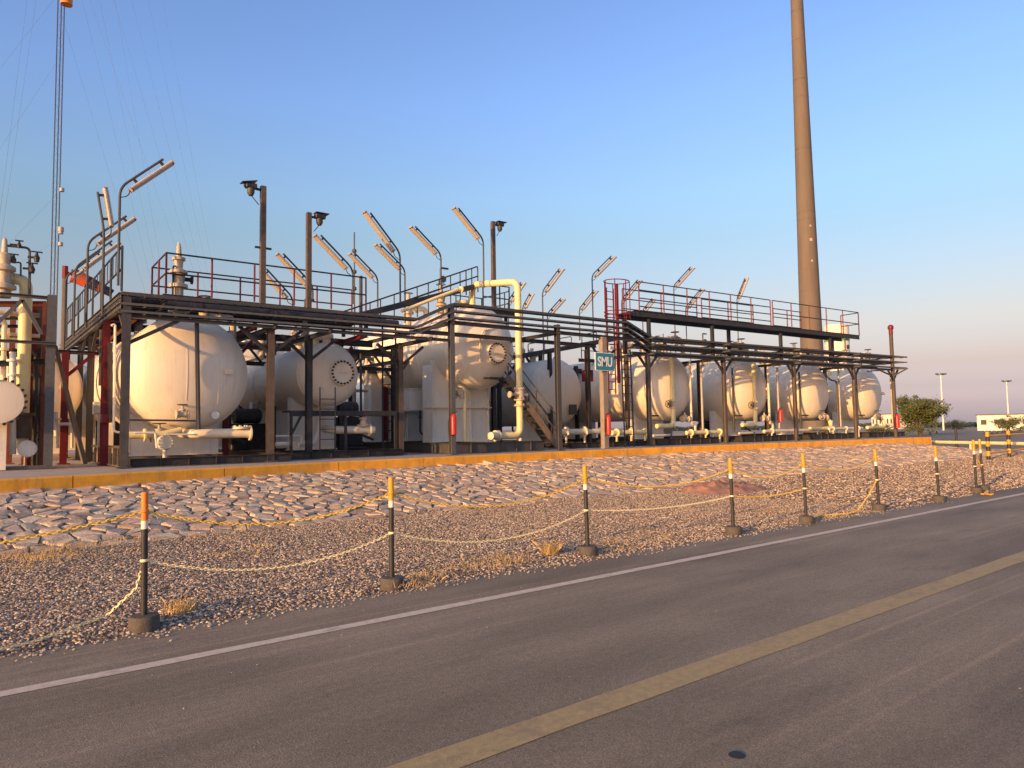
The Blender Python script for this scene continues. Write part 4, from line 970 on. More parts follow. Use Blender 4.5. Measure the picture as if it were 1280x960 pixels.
# rear walkway between the stairs and the red column
rw = thing('walkway', 'dark rear walkway sloping behind the centre rack with low hoops', 'walkway', (18, 26, 5))
for s, dz in ((0, 0), (1.0, .0)):
    b = new(); bar(b, at(618, 452, 25)+V((0, s, 0)), at(770, 424, 25)+V((0, s, 0)), .07, .18); mk('side_beam', b, 'dark', rw)
b = new(); p, q = at(618, 450, 25), at(770, 422, 25)
for k in range(50): c = p.lerp(q, k/49); box(b, c+V((0, .5, .02)), (.05, .96, .04))
mk('grating', b, 'dark', rw, kind='stuff')
for u in (.03, .25, .47, .69, .9):
    c = p.lerp(q, u); c2 = p.lerp(q, u+.13); b = new(); tube(b, [c, c+V((0, 0, .45)), c2+V((0, 0, .45)), c2], .022, 8, .08); mk('hoop_rail', b, 'dark', rw)
for u in (.08, .4, .95):
    c = p.lerp(q, u); b = new(); box(b, (c.x, c.y+.5, (PZ+c.z)/2), (.15, .15, c.z-PZ-.1)); mk('column', b, 'dark', rw)
    for s in (-1, 1): brace(rw, (c.x, c.y+.5, c.z-1.4), (c.x+s*1.0, c.y+.5, c.z-.15), .09)

# gooseneck pipe, tall pale yellow
gp = thing('process_pipe', 'tall pale yellow pipe arching over the raised tank and down its right side', 'pipe', (16.5, 20, PZ))
Yg = 20.6
P_ = [at(590, 385, 22.4), at(590, 356, 22.4), at(620, 354, 21.4), at(647, 352, Yg), at(650, 440, Yg), at(652, 544, Yg), at(625, 544, Yg)]
P_[0].x = P_[1].x; P_[5].x = P_[4].x = P_[3].x; P_[5].y = P_[4].y = Yg
b = new(); tube(b, P_[:2]+P_[3:4]+[P_[5], V((P_[5].x-1.0, Yg, P_[5].z))], .125, 16, .3); mk('pipe', b, 'yellowcream', gp)
v = P_[3].lerp(P_[5], .75)
for dz in (.28, -.12, -.34): b = new(); flange(b, v+V((0, 0, dz)), (0, 0, 1), .21, .06); boltring(b, v+V((0, 0, dz+.03)), (0, 0, 1), .17, 8, .02, .04); mk('flange', b, 'valve', gp)
b = new(); lathe(b, [(.13, -.12), (.18, -.05), (.18, .2), (.13, .28)], v, (0, 0, 1), 16); tube(b, [v+V((-.5, -.1, .06)), v+V((.3, -.1, .06))], .05, 8); disc(b, v+V((-.5, -.1, .06)), (-1, 0, 0), .12, .05, 12); mk('valve', b, 'valve', gp)
b = new(); c = V((P_[5].x-1.0, Yg, P_[5].z)); disc(b, c, (-1, 0, 0), .2, .07, 18); disc(b, c+V((-.09, 0, 0)), (-1, 0, 0), .2, .07, 18); lathe(b, [(0, -.02), (.14, 0), (.14, .3), (0, .33)], c+V((-.2, -.1, 0)), (-1, -.3, 0), 14); mk('end_flange', b, 'cream', gp)
b = new(); tube(b, [V((P_[5].x, Yg, P_[5].z-.1)), V((P_[5].x, Yg, PZ+.3))], .07, 10); mk('pipe_foot', b, 'cream', gp)
b = new(); tube(b, [at(502, 389, 20.8), at(572, 362, 20.8), at(576, 362, 20.8)], .06, 10, .1); disc(b, at(576, 362, 20.8), (1, 0, .2), .12, .05, 14); solo('inclined_pipe', b, 'yellowcream', 'slanting pale yellow pipe below the handrail left of the raised tank', 'pipe')
# long horizontal pipes near the floor
for (x0, x1, yp, Y, r, mt, lb) in ((700, 760, 540, 21.0, .12, 'cream', 'thick cream pipe lying low right of the stairs'), (765, 812, 541, 20.3, .1, 'yellowcream', 'cream pipe passing low behind the right ladder'),
                                   (858, 905, 541, 19.9, .09, 'yellowcream', 'cream pipe low between first and second right tanks'), (955, 1030, 539, 19.6, .08, 'cream', 'cream pipe low before the third right tank'), (1036, 1078, 536, 19.4, .07, 'cream', 'cream pipe low before the last right tank')):
    b = new(); p, q = at(x0, yp, Y), at(x1, yp-.5, Y); q.z = p.z; tube(b, [p, q], r, 12)
    for u in (.12, .5, .88): c = p.lerp(q, u); flange(b, c, q-p, r*1.7, .05); bar(b, c, V((c.x, c.y, PZ+.01)), .06)
    solo('ground_pipe', b, mt, lb, 'pipe', 'low cream pipes along the platform')

# small equipment on top of the vessels
def topgear(label, p, s, k):
    t = thing('valve_assembly', label, 'valve', p, 'valve assemblies on top of the vessels'); p = V(p)
    b = new(); lathe(b, [(.09*s, -.2), (.09*s, .2*s), (.16*s, .2*s), (.16*s, .27*s), (.1*s, .3*s), (.13*s, .5*s), (.06*s, .6*s), (.06*s, .8*s), (0, .82*s)], p, (0, 0, 1), 14); mk('body', b, 'valve', t)
    b = new()
    if k % 3 == 0: tube(b, [p+V((0, 0, .4*s)), p+V((.6*s, 0, .4*s)), p+V((.6*s, 0, -.2))], .08*s, 10, .2); flange(b, p+V((.3*s, 0, .4*s)), (1, 0, 0), .14*s)
    elif k % 3 == 1: tube(b, [p+V((-.5*s, 0, .35*s)), p+V((.5*s, .1, .35*s))], .05*s, 8); flange(b, p+V((-.5*s, 0, .35*s)), (1, 0, 0), .11*s); box(b, p+V((.45*s, 0, .48*s)), (.16*s, .16*s, .22*s))
    else: tube(b, [p+V((0, 0, .75*s)), p+V((0, 0, 1.3*s)), p+V((.25*s, 0, 1.3*s))], .03*s, 8, .06); disc(b, p+V((0, -.1*s, .95*s)), (0, -1, 0), .1*s, .05, 14)
    mk('branch', b, ['cream', 'white', 'grey'][k % 3], t)
    b = new(); n = 12; c = p+V((0, 0, .82*s)); tube(b, [c+V((.13*s*math.cos(6.2832*j/n), .13*s*math.sin(6.2832*j/n), 0)) for j in range(n+1)], .014, 6, cap=False); bar(b, c-V((.13*s, 0, 0)), c+V((.13*s, 0, 0)), .02); mk('handwheel', b, 'dark', t)
rt = random.Random(3)
spots = [(9.0, 22.5, 4.4, 'with a gauge on the smaller left tank, front'), (9.3, 24.2, 4.4, 'with bent pipe on the smaller left tank, rear'), (8.6, 25.5, 4.4, 'with side arm on the smaller left tank, far end'),
         (14.6, 23.0, 6.1, 'with grey gauge left on the raised tank'), (14.2, 24.8, 6.0, 'with bent pipe behind on the raised tank'), (21.0, 26, 4.75, 'with side arm on the shaded tank right of the stairs'),
         (25.1, 21.8, 4.9, 'with large cream elbow on the first right tank'), (25.0, 23.6, 4.9, 'with side arm on the first right tank'), (31.1, 21.6, 4.9, 'with bent pipe on the second right tank'), (31.0, 23.2, 4.9, 'with thin gauge pipe on the second right tank'),
         (36.4, 21.2, 4.88, 'with bent pipe on the third right tank'), (36.5, 23.2, 4.88, 'with side arm on the third right tank'), (42.1, 21.2, 4.86, 'with gauge pipe on the last right tank'), (5.6, 21.5, 4.5, 'with bent pipe on the right of the large left tank'), (4.2, 23.2, 4.65, 'with side arm at the rear of the large left tank')]
for k, (x, y, z, lb) in enumerate(spots): topgear('pale valve assembly '+lb, (x, y, z), rt.uniform(1.15, 1.5), [2, 0, 1, 2, 0, 1, 0, 1, 0, 2, 0, 1, 2, 0, 1][k])

# ================================================================== left end unit
LY = 20.5
lf = thing('pipe_rack', 'grey and rust red frame cut off by the left edge of the photo', 'pipe rack', (0, LY, PZ))
p = at(62, 480, LY); hcol(lf, p.x, LY, PZ, at(62, 369, LY).z, .19, 'galv')
b = new(); bar(b, V((p.x-5, LY, PZ+.04)), V((p.x, LY, PZ+.04)), .2, .08); mk('base_rail', b, 'galv', lf)
zt = at(62, 371, LY).z; beam(lf, (p.x+.05, LY, zt-.03), (p.x-5, LY, zt-.03), .14, .07, 'galv'); zm = at(62, 430, LY).z; beam(lf, (p.x+.1, LY-.15, zm), (p.x-5, LY-.15, zm), .1, .07, 'galv')
q = at(28, 374, LY)
brace(lf, q+V((0, 0, -.02)), at(52, 418, LY), .08, 'galv'); brace(lf, q+V((0, 0, -.02)), at(-12, 412, LY), .08, 'galv')
for px, mt, Y in ((55, 'rust', 21.6), (40, 'red', 22.0), (47, 'dark', 22.4), (33, 'rust', 24), (14, 'rust', 25)):
    c = at(px, 480, Y); hcol(lf, c.x, Y, PZ, at(px, 378, Y).z, .14, mt)
beam(lf, at(58, 380, 21.7), at(-60, 380, 21.7), .12, .14, 'rust', 'red_beam'); beam(lf, at(56, 452, 21.2), at(-40, 456, 21.2), .12, .14, 'dark')
for yp, mt in ((398, 'galv'), (408, 'dark'), (421, 'galv')): beam(lf, at(50, yp, 22), at(-50, yp, 22), .08, .08, mt)
lv = thing('flanged_vessel', 'round bolted vessel cover at the very left edge', 'tank', (at(-2, 504, 20).x, 20.6, PZ))
c = at(-3, 502, 20); 
b = new(); lathe(b, [(.5, -.0), (.5, .12), (.42, .12), (.42, 3), (0, 3)], c, (0, 1, 0), 40); lathe(b, [(0, -.14), (.5, -.1), (.5, -.02)], c, (0, 1, 0), 40); mk('cover', b, 'tank', lv)
b = new()
for k in range(24):
    a = 6.2832*k/24; lathe(b, [(0, -.16), (.035, -.16), (.035, .18), (0, .18)], c+V((.53*math.cos(a), 0, .53*math.sin(a))), (0, 1, 0), 8)
mk('stud_bolts', b, 'bolt', lv, kind='stuff')
b = new(); box(b, (c.x-.1, 20.6, (PZ+c.z-.4)/2), (.6, .6, c.z-.4-PZ)); mk('pedestal', b, 'white', lv)
lp = thing('process_pipe', 'thick cream riser pipe bending left at the top, near the left edge', 'pipe', (at(27, 560, 21).x, 21, PZ))
e0, e1 = at(27, 560, 21), at(27, 372, 21); e1.x = e0.x; e2 = at(22, 349, 21); e3 = at(6, 346, 21)
b = new(); tube(b, [e0, V((e0.x, 21, e2.z)), V((e3.x, 21, e2.z))], .14, 16, .35); mk('pipe', b, 'yellowcream', lp)
b = new(); flange(b, V((e3.x+.12, 21, e2.z)), (1, 0, 0), .24, .06); flange(b, V((e3.x+.02, 21, e2.z)), (1, 0, 0), .24, .06); boltring(b, V((e3.x+.15, 21, e2.z)), (1, 0, 0), .2, 10, .02, .04); mk('flange', b, 'valve', lp)
b = new(); z5 = at(27, 520, 21).z; z6 = at(27, 548, 21).z
lathe(b, [(.15, 0), (.2, 0), (.2, z5-z6), (.15, z5-z6)], V((e0.x, 21, z6)), (0, 0, 1), 18); lathe(b, [(.14, 0), (.26, 0), (.26, .07), (.14, .07)], V((e0.x, 21, z5)), (0, 0, 1), 18); mk('rusty_valve', b, 'brown', lp)
b = new(); c = at(34, 561, 20.6); lathe(b, [(.1, .7), (.1, .02), (.2, .02), (.2, -.06), (.17, -.08), (0, -.09)], c, (0, 1, 0), 24); boltring(b, c+V((0, -.06, 0)), (0, -1, 0), .17, 12, .02, .05); mk('blind_flange', b, 'white', lp)
b = new(); tube(b, [at(16, 568, 20.8), at(16, 440, 20.8)], .07, 12); disc(b, at(16, 470, 20.8), (0, 0, 1), .13, .05); disc(b, at(16, 452, 20.8), (0, 0, 1), .13, .05); solo('riser_pipe', b, 'white', 'thinner white riser pipe left of the thick cream riser', 'pipe')
va = thing('valve_assembly', 'tall beige valve stack with small pipes at the left edge, top', 'valve', at(4, 372, 20.8), 'valve assemblies on top of the vessels')
c0, c1 = at(4, 372, 20.8), at(7, 296, 20.8); Hh = c1.z-c0.z
b = new(); lathe(b, [(.16, 0), (.16, Hh*.12), (.26, Hh*.14), (.26, Hh*.2), (.14, Hh*.24), (.14, Hh*.42), (.24, Hh*.44), (.24, Hh*.5), (.12, Hh*.55), (.16, Hh*.7), (.07, Hh*.74), (.05, Hh*.95), (0, Hh)], c0, (0, 0, 1), 16); mk('body', b, 'valve', va)
b = new(); tube(b, [at(8, 307, 20.8), at(37, 310, 20.8), at(37, 372, 20.8)], .03, 8, .1); tube(b, [at(14, 328, 20.8), at(26, 328, 20.8), at(26, 345, 20.8)], .02, 8, .05); mk('small_pipe', b, 'brown', va)
for (px, py, r) in ((46, 322, .07), (40, 336, .07), (17, 324, .06), (24, 306, .05)):
    c = at(px, py, 20.75); b = new(); lathe(b, [(0, -r*1.6), (r*.7, -r*1.6), (r, 0), (r*.5, r), (r*.3, r*2), (0, r*2)], c, (0, 0, 1), 10); bar(b, c+V((-r*1.7, 0, r*2)), c+V((r*1.7, 0, r*2)), .03); tube(b, [c, c+V((-.18, .05, 0))], r*.4, 8); mk('small_valve', b, 'dark', va)
for k, (px, r, yt, mt, lb) in enumerate(((6, .06, 400, 'cream', 'cream pipe left of the thick riser'), (45, .05, 440, 'dark', 'dark vertical pipe right of the thick riser'), (36, .035, 425, 'valve', 'thin beige pipe right of the thick riser'), (51, .045, 470, 'grey', 'grey vertical pipe beside the left frame column'), (-4, .08, 395, 'valve', 'beige pipe at the very left edge'))):
    c0, c1 = at(px, 572, 21.3+.1*k), at(px, yt, 21.3+.1*k); b = new(); tube(b, [V((c1.x, c0.y, PZ)), V((c1.x, c0.y, c1.z)), V((c1.x-.5, c0.y, c1.z+.02))], r, 10, .12)
    for u in (.3, .55, .8): flange(b, V((c1.x, c0.y, PZ+(c1.z-PZ)*u)), (0, 0, 1), r*1.8, .05)
    solo('riser_pipe', b, mt, lb, 'pipe')
for k, (yp, r, mt, lb) in enumerate(((388, .06, 'valve', 'uppermost horizontal pipe inside the left frame'), (415, .05, 'cream', 'middle horizontal pipe inside the left frame'), (440, .07, 'dark', 'dark horizontal pipe inside the left frame'))):
    c0, c1 = at(-40, yp, 21.2+.3*k), at(50, yp, 21.2+.3*k); c1.z = c0.z; b = new(); tube(b, [c0, c1], r, 10)
    for u in (.55, .7, .86): flange(b, c0.lerp(c1, u), (1, 0, 0), r*1.9, .05)
    solo('process_pipe', b, mt, lb, 'pipe')
b = new(); bar(b, at(68, 432, 21), at(106, 580, 20.2), .13, .05); solo('leaning_brace', b, 'brown', 'rusty flat brace leaning down from the left frame to the floor', 'brace')
b = new(); tube(b, [at(72, 560, 22.5), at(72, 530, 22.5), at(90, 530, 22.5), at(90, 560, 22.5)], .04, 8, .1); tube(b, [at(70, 545, 22.3), at(70, 515, 22.3)], .05, 8); disc(b, at(70, 525, 22.3), (0, 0, 1), .12, .05); solo('bent_pipe', b, 'white', 'small bent white pipe loop behind the leaning brace', 'pipe')
t = thing('red_column', 'dark red column behind the leaning brace at the left', 'column', (at(82, 560, 23).x, 23, PZ)); c = at(82, 440, 23); hcol(t, c.x, 23, PZ, c.z, .16, 'red'); brace(t, V((c.x, 23, c.z-.7)), V((c.x+.7, 23, c.z)), .09, 'red')
beam(t, V((c.x-.6, 23, c.z)), V((c.x+1.2, 23, c.z)), .12, .1, 'grey')
b = new(); c = at(124, 510, 22.6); box(b, c, (.3, .16, .34)); box(b, c+V((0, -.09, 0)), (.26, .02, .3)); box(b, c+V((0, .04, -.9)), (.05, .05, 1.6)); solo('junction_box', b, 'white', 'small white junction box between the left gantry columns', 'junction box')

# wind sock
ws = thing('windsock', 'orange and dark windsock on a pole behind the left gantry', 'windsock', (at(76, 520, 30).x, 30, PZ))
c0, c1 = at(76, 560, 30), at(74, 337, 30); c1.x = c0.x
b = new(); tube(b, [V((c0.x, 30, PZ)), c1], .09, 10); mk('pole', b, 'brown', ws)
b = new(); tube(b, [c1-V((0, 0, .3)), c1+V((0, 0, .15))], .1, 10); mk('red_tip', b, 'red', ws)
s0, s1, s2, s3 = at(90, 344, 30), at(108, 352, 30), at(121, 358, 30), at(140, 367, 30)
b = new(); bar(b, c1, s0, .05); tube(b, [s0+V((0, 0, .22)), s0-V((0, 0, .22))], .02, 6); mk('arm', b, 'grey', ws)
def sock(p, q, r0, r1, mt): b = new(); tube(b, [p, p.lerp(q, .5)+V((0, 0, .02)), q], [r0, (r0+r1)/2, r1], 16); mk('sock_band', b, mt, ws)
sock(s0, s1, .26, .24, 'sock'); sock(s1, s2, .24, .2, 'sockd'); sock(s2, s2.lerp(s3, .4), .2, .18, 'sock'); sock(s2.lerp(s3, .4), s3, .18, .15, 'sockd')

# ================================================================== lamps, cameras, sign, extinguishers
def lamp(label, foot, bend, tip, Y, side=1, thick=.2):
    f, k, e = at(*foot, Y), at(*bend, Y), at(*tip, Y)
    f.x = k.x
    t = thing('gooseneck_lamp', label, 'lamp', f, 'fluorescent lamps on bent poles')
    a = (e-k).normalized(); dn = V((a.z, 0, -a.x)); 
    if dn.z > 0: dn = -dn
    if side < 0: dn = -dn
    b = new(); tube(b, [f, k, e], .03, 8, .22); mk('pole', b, 'grey', t)
    L = (e-k).length; c0 = k+a*L*.12+dn*.17; c1 = k+a*(L*1.08)+dn*.17
    fr = frame(c1-c0, dn)
    def prism(p, q, prof):                                # a moulded profile run along the tube
        b = new(); rr = [[b.verts.new(o_+fr @ V((x_, y_, 0))) for x_, y_ in prof] for o_ in (p, q)]; n_ = len(prof)
        for i in range(n_): b.faces.new((rr[0][i], rr[0][(i+1) % n_], rr[1][(i+1) % n_], rr[1][i]))
        b.faces.new(rr[0][::-1]); b.faces.new(rr[1]); return b
    ax_ = (c1-c0).normalized(); tk = thick*.6
    sgn = 1 if (fr @ V((0, 1, 0))).dot(dn) > 0 else -1
    h = mk('housing', prism(c0, c1, [(x_, y_*sgn) for x_, y_ in ((-tk, .012), (-tk, -.02), (-tk*.7, -.045), (tk*.7, -.045), (tk, -.02), (tk, .012))]), 'lamp', t, smooth=.3)
    mk('diffuser', prism(c0+ax_*.03, c1-ax_*.03, [(x_, y_*sgn) for x_, y_ in ((-tk*.93, .014), (-tk*.9, .04), (-tk*.5, .07), (tk*.5, .07), (tk*.9, .04), (tk*.93, .014))]), 'diff', h, smooth=.3)
    for o_, d_ in ((c0, -ax_), (c1, ax_)):
        b = new(); box(b, o_+d_*.014+dn*.012, (thick*1.28, .1, .02), fr); mk('end_cap', b, 'lamp', h)
    for u in (.3, .92):
        q = k+a*L*u; b = new(); bar(b, q, q+dn*.14, .07, .05); mk('bracket', b, 'dark', t)
    b = new(); tube(b, [c0, c0-a*.08+V((0, 0, -.12)), k-V((0, 0, .25))], .012, 6, .08); mk('cable', b, 'black', t)
LM = [((150, 357), (150, 234), (204, 199), 18.9, 'large lamp arching right above the front left corner, highest at left'),
      ((127, 395), (130, 288), (122, 240), 20.0, 'lamp seen nearly end on, standing upright left of the large one'),
      ((108, 410), (110, 302), (158, 270), 22.0, 'lamp arching right behind the end on lamp'),
      ((92, 420), (94, 334), (140, 301), 25.0, 'lamp arching right over the orange windsock'),
      ((80, 440), (82, 346), (125, 314), 28.5, 'rearmost left lamp arching right above the windsock pole'),
      ((366, 388), (366, 372), (333, 336), 23.5, 'low lamp leaning left behind the first camera pole'),
      ((393, 378), (391, 356), (354, 317), 22.8, 'lamp leaning left between the two camera poles'),
      ((442, 380), (441, 336), (401, 294), 21.5, 'lamp leaning left just right of the second camera pole'),
      ((473, 384), (472, 346), (443, 316), 24.0, 'small lamp leaning left across the thin antenna'),
      ((501, 378), (500, 316), (463, 266), 20.8, 'tallest lamp of the middle group, leaning left'),
      ((509, 378), (506, 336), (475, 305), 23.5, 'lamp tucked under the tallest middle lamp'),
      ((554, 362), (551, 317), (519, 283), 22.5, 'lone lamp leaning left above the slanting stair rail'),
      ((606, 360), (604, 299), (573, 260), 21.5, 'lamp leaning left beside the third camera pole'),
      ((635, 420), (635, 376), (651, 353), 25.5, 'lamp leaning right directly behind the pale yellow arch'),
      ((653, 420), (653, 384), (662, 367), 27.5, 'short lamp just right of the pale yellow arch'),
      ((678, 450), (678, 364), (699, 336), 24.5, 'lamp leaning right over the centre of the photo'),
      ((683, 425), (684, 392), (701, 373), 26.0, 'low lamp below the centre lamp'),
      ((723, 425), (724, 386), (742, 363), 25.5, 'lower lamp left of the red ladder cage'),
      ((738, 425), (740, 344), (764, 320), 23.5, 'tall lamp left of the red ladder cage'),
      ((776, 400), (777, 374), (797, 350), 24.0, 'lamp leaning right behind the red ladder cage'),
      ((803, 415), (803, 388), (815, 373), 26.0, 'short lamp behind the left end of the red railed walkway'),
      ((842, 440), (842, 357), (863, 334), 24.0, 'tall lamp above the long red railed walkway'),
      ((857, 430), (857, 384), (876, 361), 25.5, 'lamp seen through the long walkway rails'),
      ((921, 430), (921, 373), (931, 348), 24.0, 'rightmost lamp, left of the tall chimney')]
for f_, k_, e_, Y, lb in LM: lamp(lb, f_, k_, e_, Y, -1 if f_[0] == 127 else 1)

def camera_pole(label, foot, top, Y, d, hood):
    f, k = at(*foot, Y), at(*top, Y); f.x = k.x
    t = thing('camera_pole', label, 'camera pole', f, 'poles carrying cameras')
    b = new(); bar(b, f, k, .14); mk('pole', b, 'brown', t)
    b = new(); bar(b, k-V((0, 0, .12)), k+V((d*.28, 0, -.1)), .06); mk('arm', b, 'dark', t)
    c = k+V((d*.34, 0, -.06)); b = new(); box(b, c, (.3, .2, .14)); bmesh.ops.bevel(b, geom=b.edges[:], offset=.02, affect='EDGES'); box(b, c+V((d*.06, 0, .1)), (.42, .26, .02), Matrix.Rotation(d*.25*hood, 3, 'Y')); disc(b, c+V((d*.15, 0, 0)), (d, 0, 0), .06, .03, 14); o = mk('camera', b, 'dark', t)
    b = new(); lathe(b, [(.1, 0), (.1, -.12), (.06, -.2), (0, -.21)], c-V((0, 0, .07)), (0, 0, 1), 14); mk('dome', b, 'grey', o)
    b = new(); tube(b, [c-V((0, 0, .25)), c+V((-d*.2, -.05, -.5))], .012, 6); mk('cable', b, 'black', t)
    return t
cp = camera_pole('tall square pole with a camera facing left, above the left tank gap', (330, 380), (329, 233), 19.6, -1, 1)
b = new(); q = at(329, 310, 19.6); box(b, q, (.45, .06, .05)); mk('cross_arm', b, 'dark', cp)
camera_pole('square pole with a camera facing right, above the round cover tank', (387, 385), (386, 266), 20.4, 1, 0)
camera_pole('shorter square pole with a small camera behind the pale yellow arch', (617, 385), (616, 277), 22.0, 1, 0)

# sign
sg = thing('sign', 'teal square sign reading SMU on a pale square post', 'sign', (at(757, 555, 18.75).x, 18.75, PZ))
p = at(757, 555, 18.75); zt = 5.0
b = new(); box(b, (p.x, 18.78, (PZ+zt)/2), (.22, .2, zt-PZ)); mk('post', b, 'postpale', sg)
c0, c1 = at(744, 440, 18.6), at(768, 464, 18.6); cc = (c0+c1)/2
b = new(); box(b, (cc.x, 18.62, cc.z), (c1.x-c0.x, .03, c0.z-c1.z)); pn = mk('panel', b, 'letter', sg)
b = new(); box(b, (cc.x, 18.6, cc.z), (c1.x-c0.x-.05, .02, c0.z-c1.z-.05)); mk('panel_face', b, 'teal', pn)
cu = bpy.data.curves.new('lettering', 'FONT'); cu.body = 'SMU'; cu.align_x = 'CENTER'; cu.align_y = 'CENTER'; cu.extrude = .004; cu.offset = .022
to = bpy.data.objects.new('tmp', cu); COL.objects.link(to); bpy.context.view_layer.update()
me = bpy.data.meshes.new_from_object(to.evaluated_get(bpy.context.evaluated_depsgraph_get())); bpy.data.objects.remove(to)
b = new(); b.from_mesh(me); xs_ = [v.co.x for v in b.verts]; ys_ = [v.co.y for v in b.verts]; sc = (c1.x-c0.x)*.76/(max(xs_)-min(xs_)); cx_ = (max(xs_)+min(xs_))/2; cy_ = (max(ys_)+min(ys_))/2
for v in b.verts: q = v.co.copy(); v.co = V((cc.x+(q.x-cx_)*sc, 18.587-q.z, cc.z+(q.y-cy_)*sc*1.25))
mk('lettering', b, 'letter', pn, smooth=0)

def extinguisher(label, px, ytop, ybot, Y, r=.085):
    c0, c1 = at(px, ybot, Y), at(px, ytop, Y); H = c1.z-c0.z
    t = thing('fire_extinguisher', label, 'extinguisher', c0, 'red fire extinguishers')
    b = new(); lathe(b, [(0, 0), (r, 0), (r, H*.78), (r*.8, H*.87), (r*.4, H*.92), (0, H*.92)], c0, (0, 0, 1), 18); mk('cylinder', b, 'extred', t)
    b = new(); lathe(b, [(r*.4, H*.9), (r*.4, H), (0, H)], c0, (0, 0, 1), 10); bar(b, c0+V((0, 0, H*.98)), c0+V((.12, -.03, H*1.02)), .03, .02); mk('head', b, 'dark', t)
    b = new(); tube(b, [c0+V((0, 0, H*.94)), c0+V((-r*1.6, -.02, H*.95)), c0+V((-r*2.1, 0, H*.5)), c0+V((-r*1.9, 0, -H*.12))], .014, 6, .12); mk('hose', b, 'black', t)
    b = new(); tube(b, [c0+V((0, .02, -.02)), c0+V((0, .14, -.02))], .02, 6); box(b, c0+V((0, r+.03, H*.4)), (.1, .04, H*.6)); mk('bracket', b, 'dark', t)
extinguisher('red fire extinguisher on the grey column in front of the raised tank', 567, 515, 543, 18.6, .09)
extinguisher('red fire extinguisher on the post of the SMU sign', 761, 516, 543, 18.5, .09)
extinguisher('red fire extinguisher between the second and third right tanks', 976, 510, 527, 18.3, .1)
extinguisher('red fire extinguisher on the last column by the trees', 1122, 516, 535, 17.75, .12)

# ================================================================== chimney, masts and far things
ch = thing('chimney', 'very tall tapering concrete chimney rising out of the photo', 'chimney', (94.6, 52.4, 0))
b = new(); prof = [(0, 0)]; Hc = 92
def rad(z): return 1.66-.0128*z
for k in range(9):
    z0, z1 = k*Hc/9, (k+1)*Hc/9
    r0, r1 = rad(z0), rad(z1); prof += [(r0, z0), (r1, z1-.14), (r1-.03, z1-.13), (r1-.03, z1)]
prof.append((0, Hc)); lathe(b, prof, (94.6, 52.4, -.06), (0, 0, 1), 40); mk('shaft', b, 'stackc', ch)
for k in range(1, 12):
    z = k*8.4-2; b = new(); lathe(b, [(rad(z)-.05, 0), (rad(z)+.012, .0), (rad(z)+.012, .16), (rad(z)-.05, .16)], (94.6, 52.4, z), (0, 0, 1), 40); mk('joint_ring', b, 'mortar', ch)
b = new()
for z, s in ((24.5, .5), (27.5, .7), (29.5, .45)):
    a = AZ+math.pi; q = V((94.6+math.cos(a)*rad(z)*.99, 52.4+math.sin(a)*rad(z)*.99, z)); box(b, q, (.06, s*.5, s*.6), Matrix.Rotation(a, 3, 'Z'))
mk('patch', b, 'conc', ch)
# white storage tank with green band behind
c = at(1046, 425, 62); t = thing('storage_tank', 'white storage tank with a green band behind the chimney foot', 'tank', (c.x, c.y, 0))
zt, zb = at(1046, 405, 62).z, at(1046, 436, 62).z; r = 2.0
b = new(); lathe(b, [(r, 0), (r, zt-.6), (r*.9, zt-.25), (0, zt)], (c.x, c.y, 0), (0, 0, 1), 40); mk('shell', b, 'tank', t)
b = new(); zz = at(1046, 424, 62).z; lathe(b, [(r+.01, zz-.5), (r+.03, zz-.5), (r+.03, zz+.3), (r+.01, zz+.3)], (c.x, c.y, 0), (0, 0, 1), 40); mk('green_band', b, 'green', t)

# guyed lattice mast
mp = at(66, 420, 70); mp.z = 0
ms = thing('guyed_mast', 'thin lattice radio mast held by many guy wires at the left', 'mast', (mp.x, mp.y, 0))
tr = [V((mp.x+.27*math.cos(a), mp.y+.27*math.sin(a), 0)) for a in (AZ+.55, AZ-1.57, AZ+2.6)]; HM = 96
for q in tr: b = new(); tube(b, [q, q+V((0, 0, HM))], .045, 6); mk('leg', b, 'mast', ms)
b = new()
for k in range(int(HM/1.2)):
    for i in range(3):
        p, q = tr[i], tr[(i+1) % 3]; bar(b, p+V((0, 0, k*1.2)), q+V((0, 0, k*1.2+.6)), .007); bar(b, q+V((0, 0, k*1.2+.6)), p+V((0, 0, k*1.2+1.2)), .007)
mk('lattice', b, 'mast', ms)
for yy, s in ((5, .75), (240, .3), (290, .36), (293, .3), (308, .3)):
    z = at(70, yy, mp.y).z; b = new(); lathe(b, [(0, 0), (s*.6, 0), (s*.6, s), (0, s)], (mp.x+.35, mp.y-.4, z), (0, 0, 1), 14); mk('antenna_box', b, 'orange' if yy == 5 else 'lamp', ms)
for u, v_, hs in ((14, 6, (46, 54, 62, 72, 84)), (5.5, 14, (38, 46, 54, 64)), (8.5, -20, (58, 70)), (-34, 4, (18, 40, 66)), (-18, -3, (22, 34, 52))):
    an = V((mp.x, mp.y, 0))+R0*u+F0*v_
    for h in hs: b = new(); tube(b, [V((mp.x, mp.y, h)), an], .006, 5); mk('guy_wire', b, 'wire', ms)
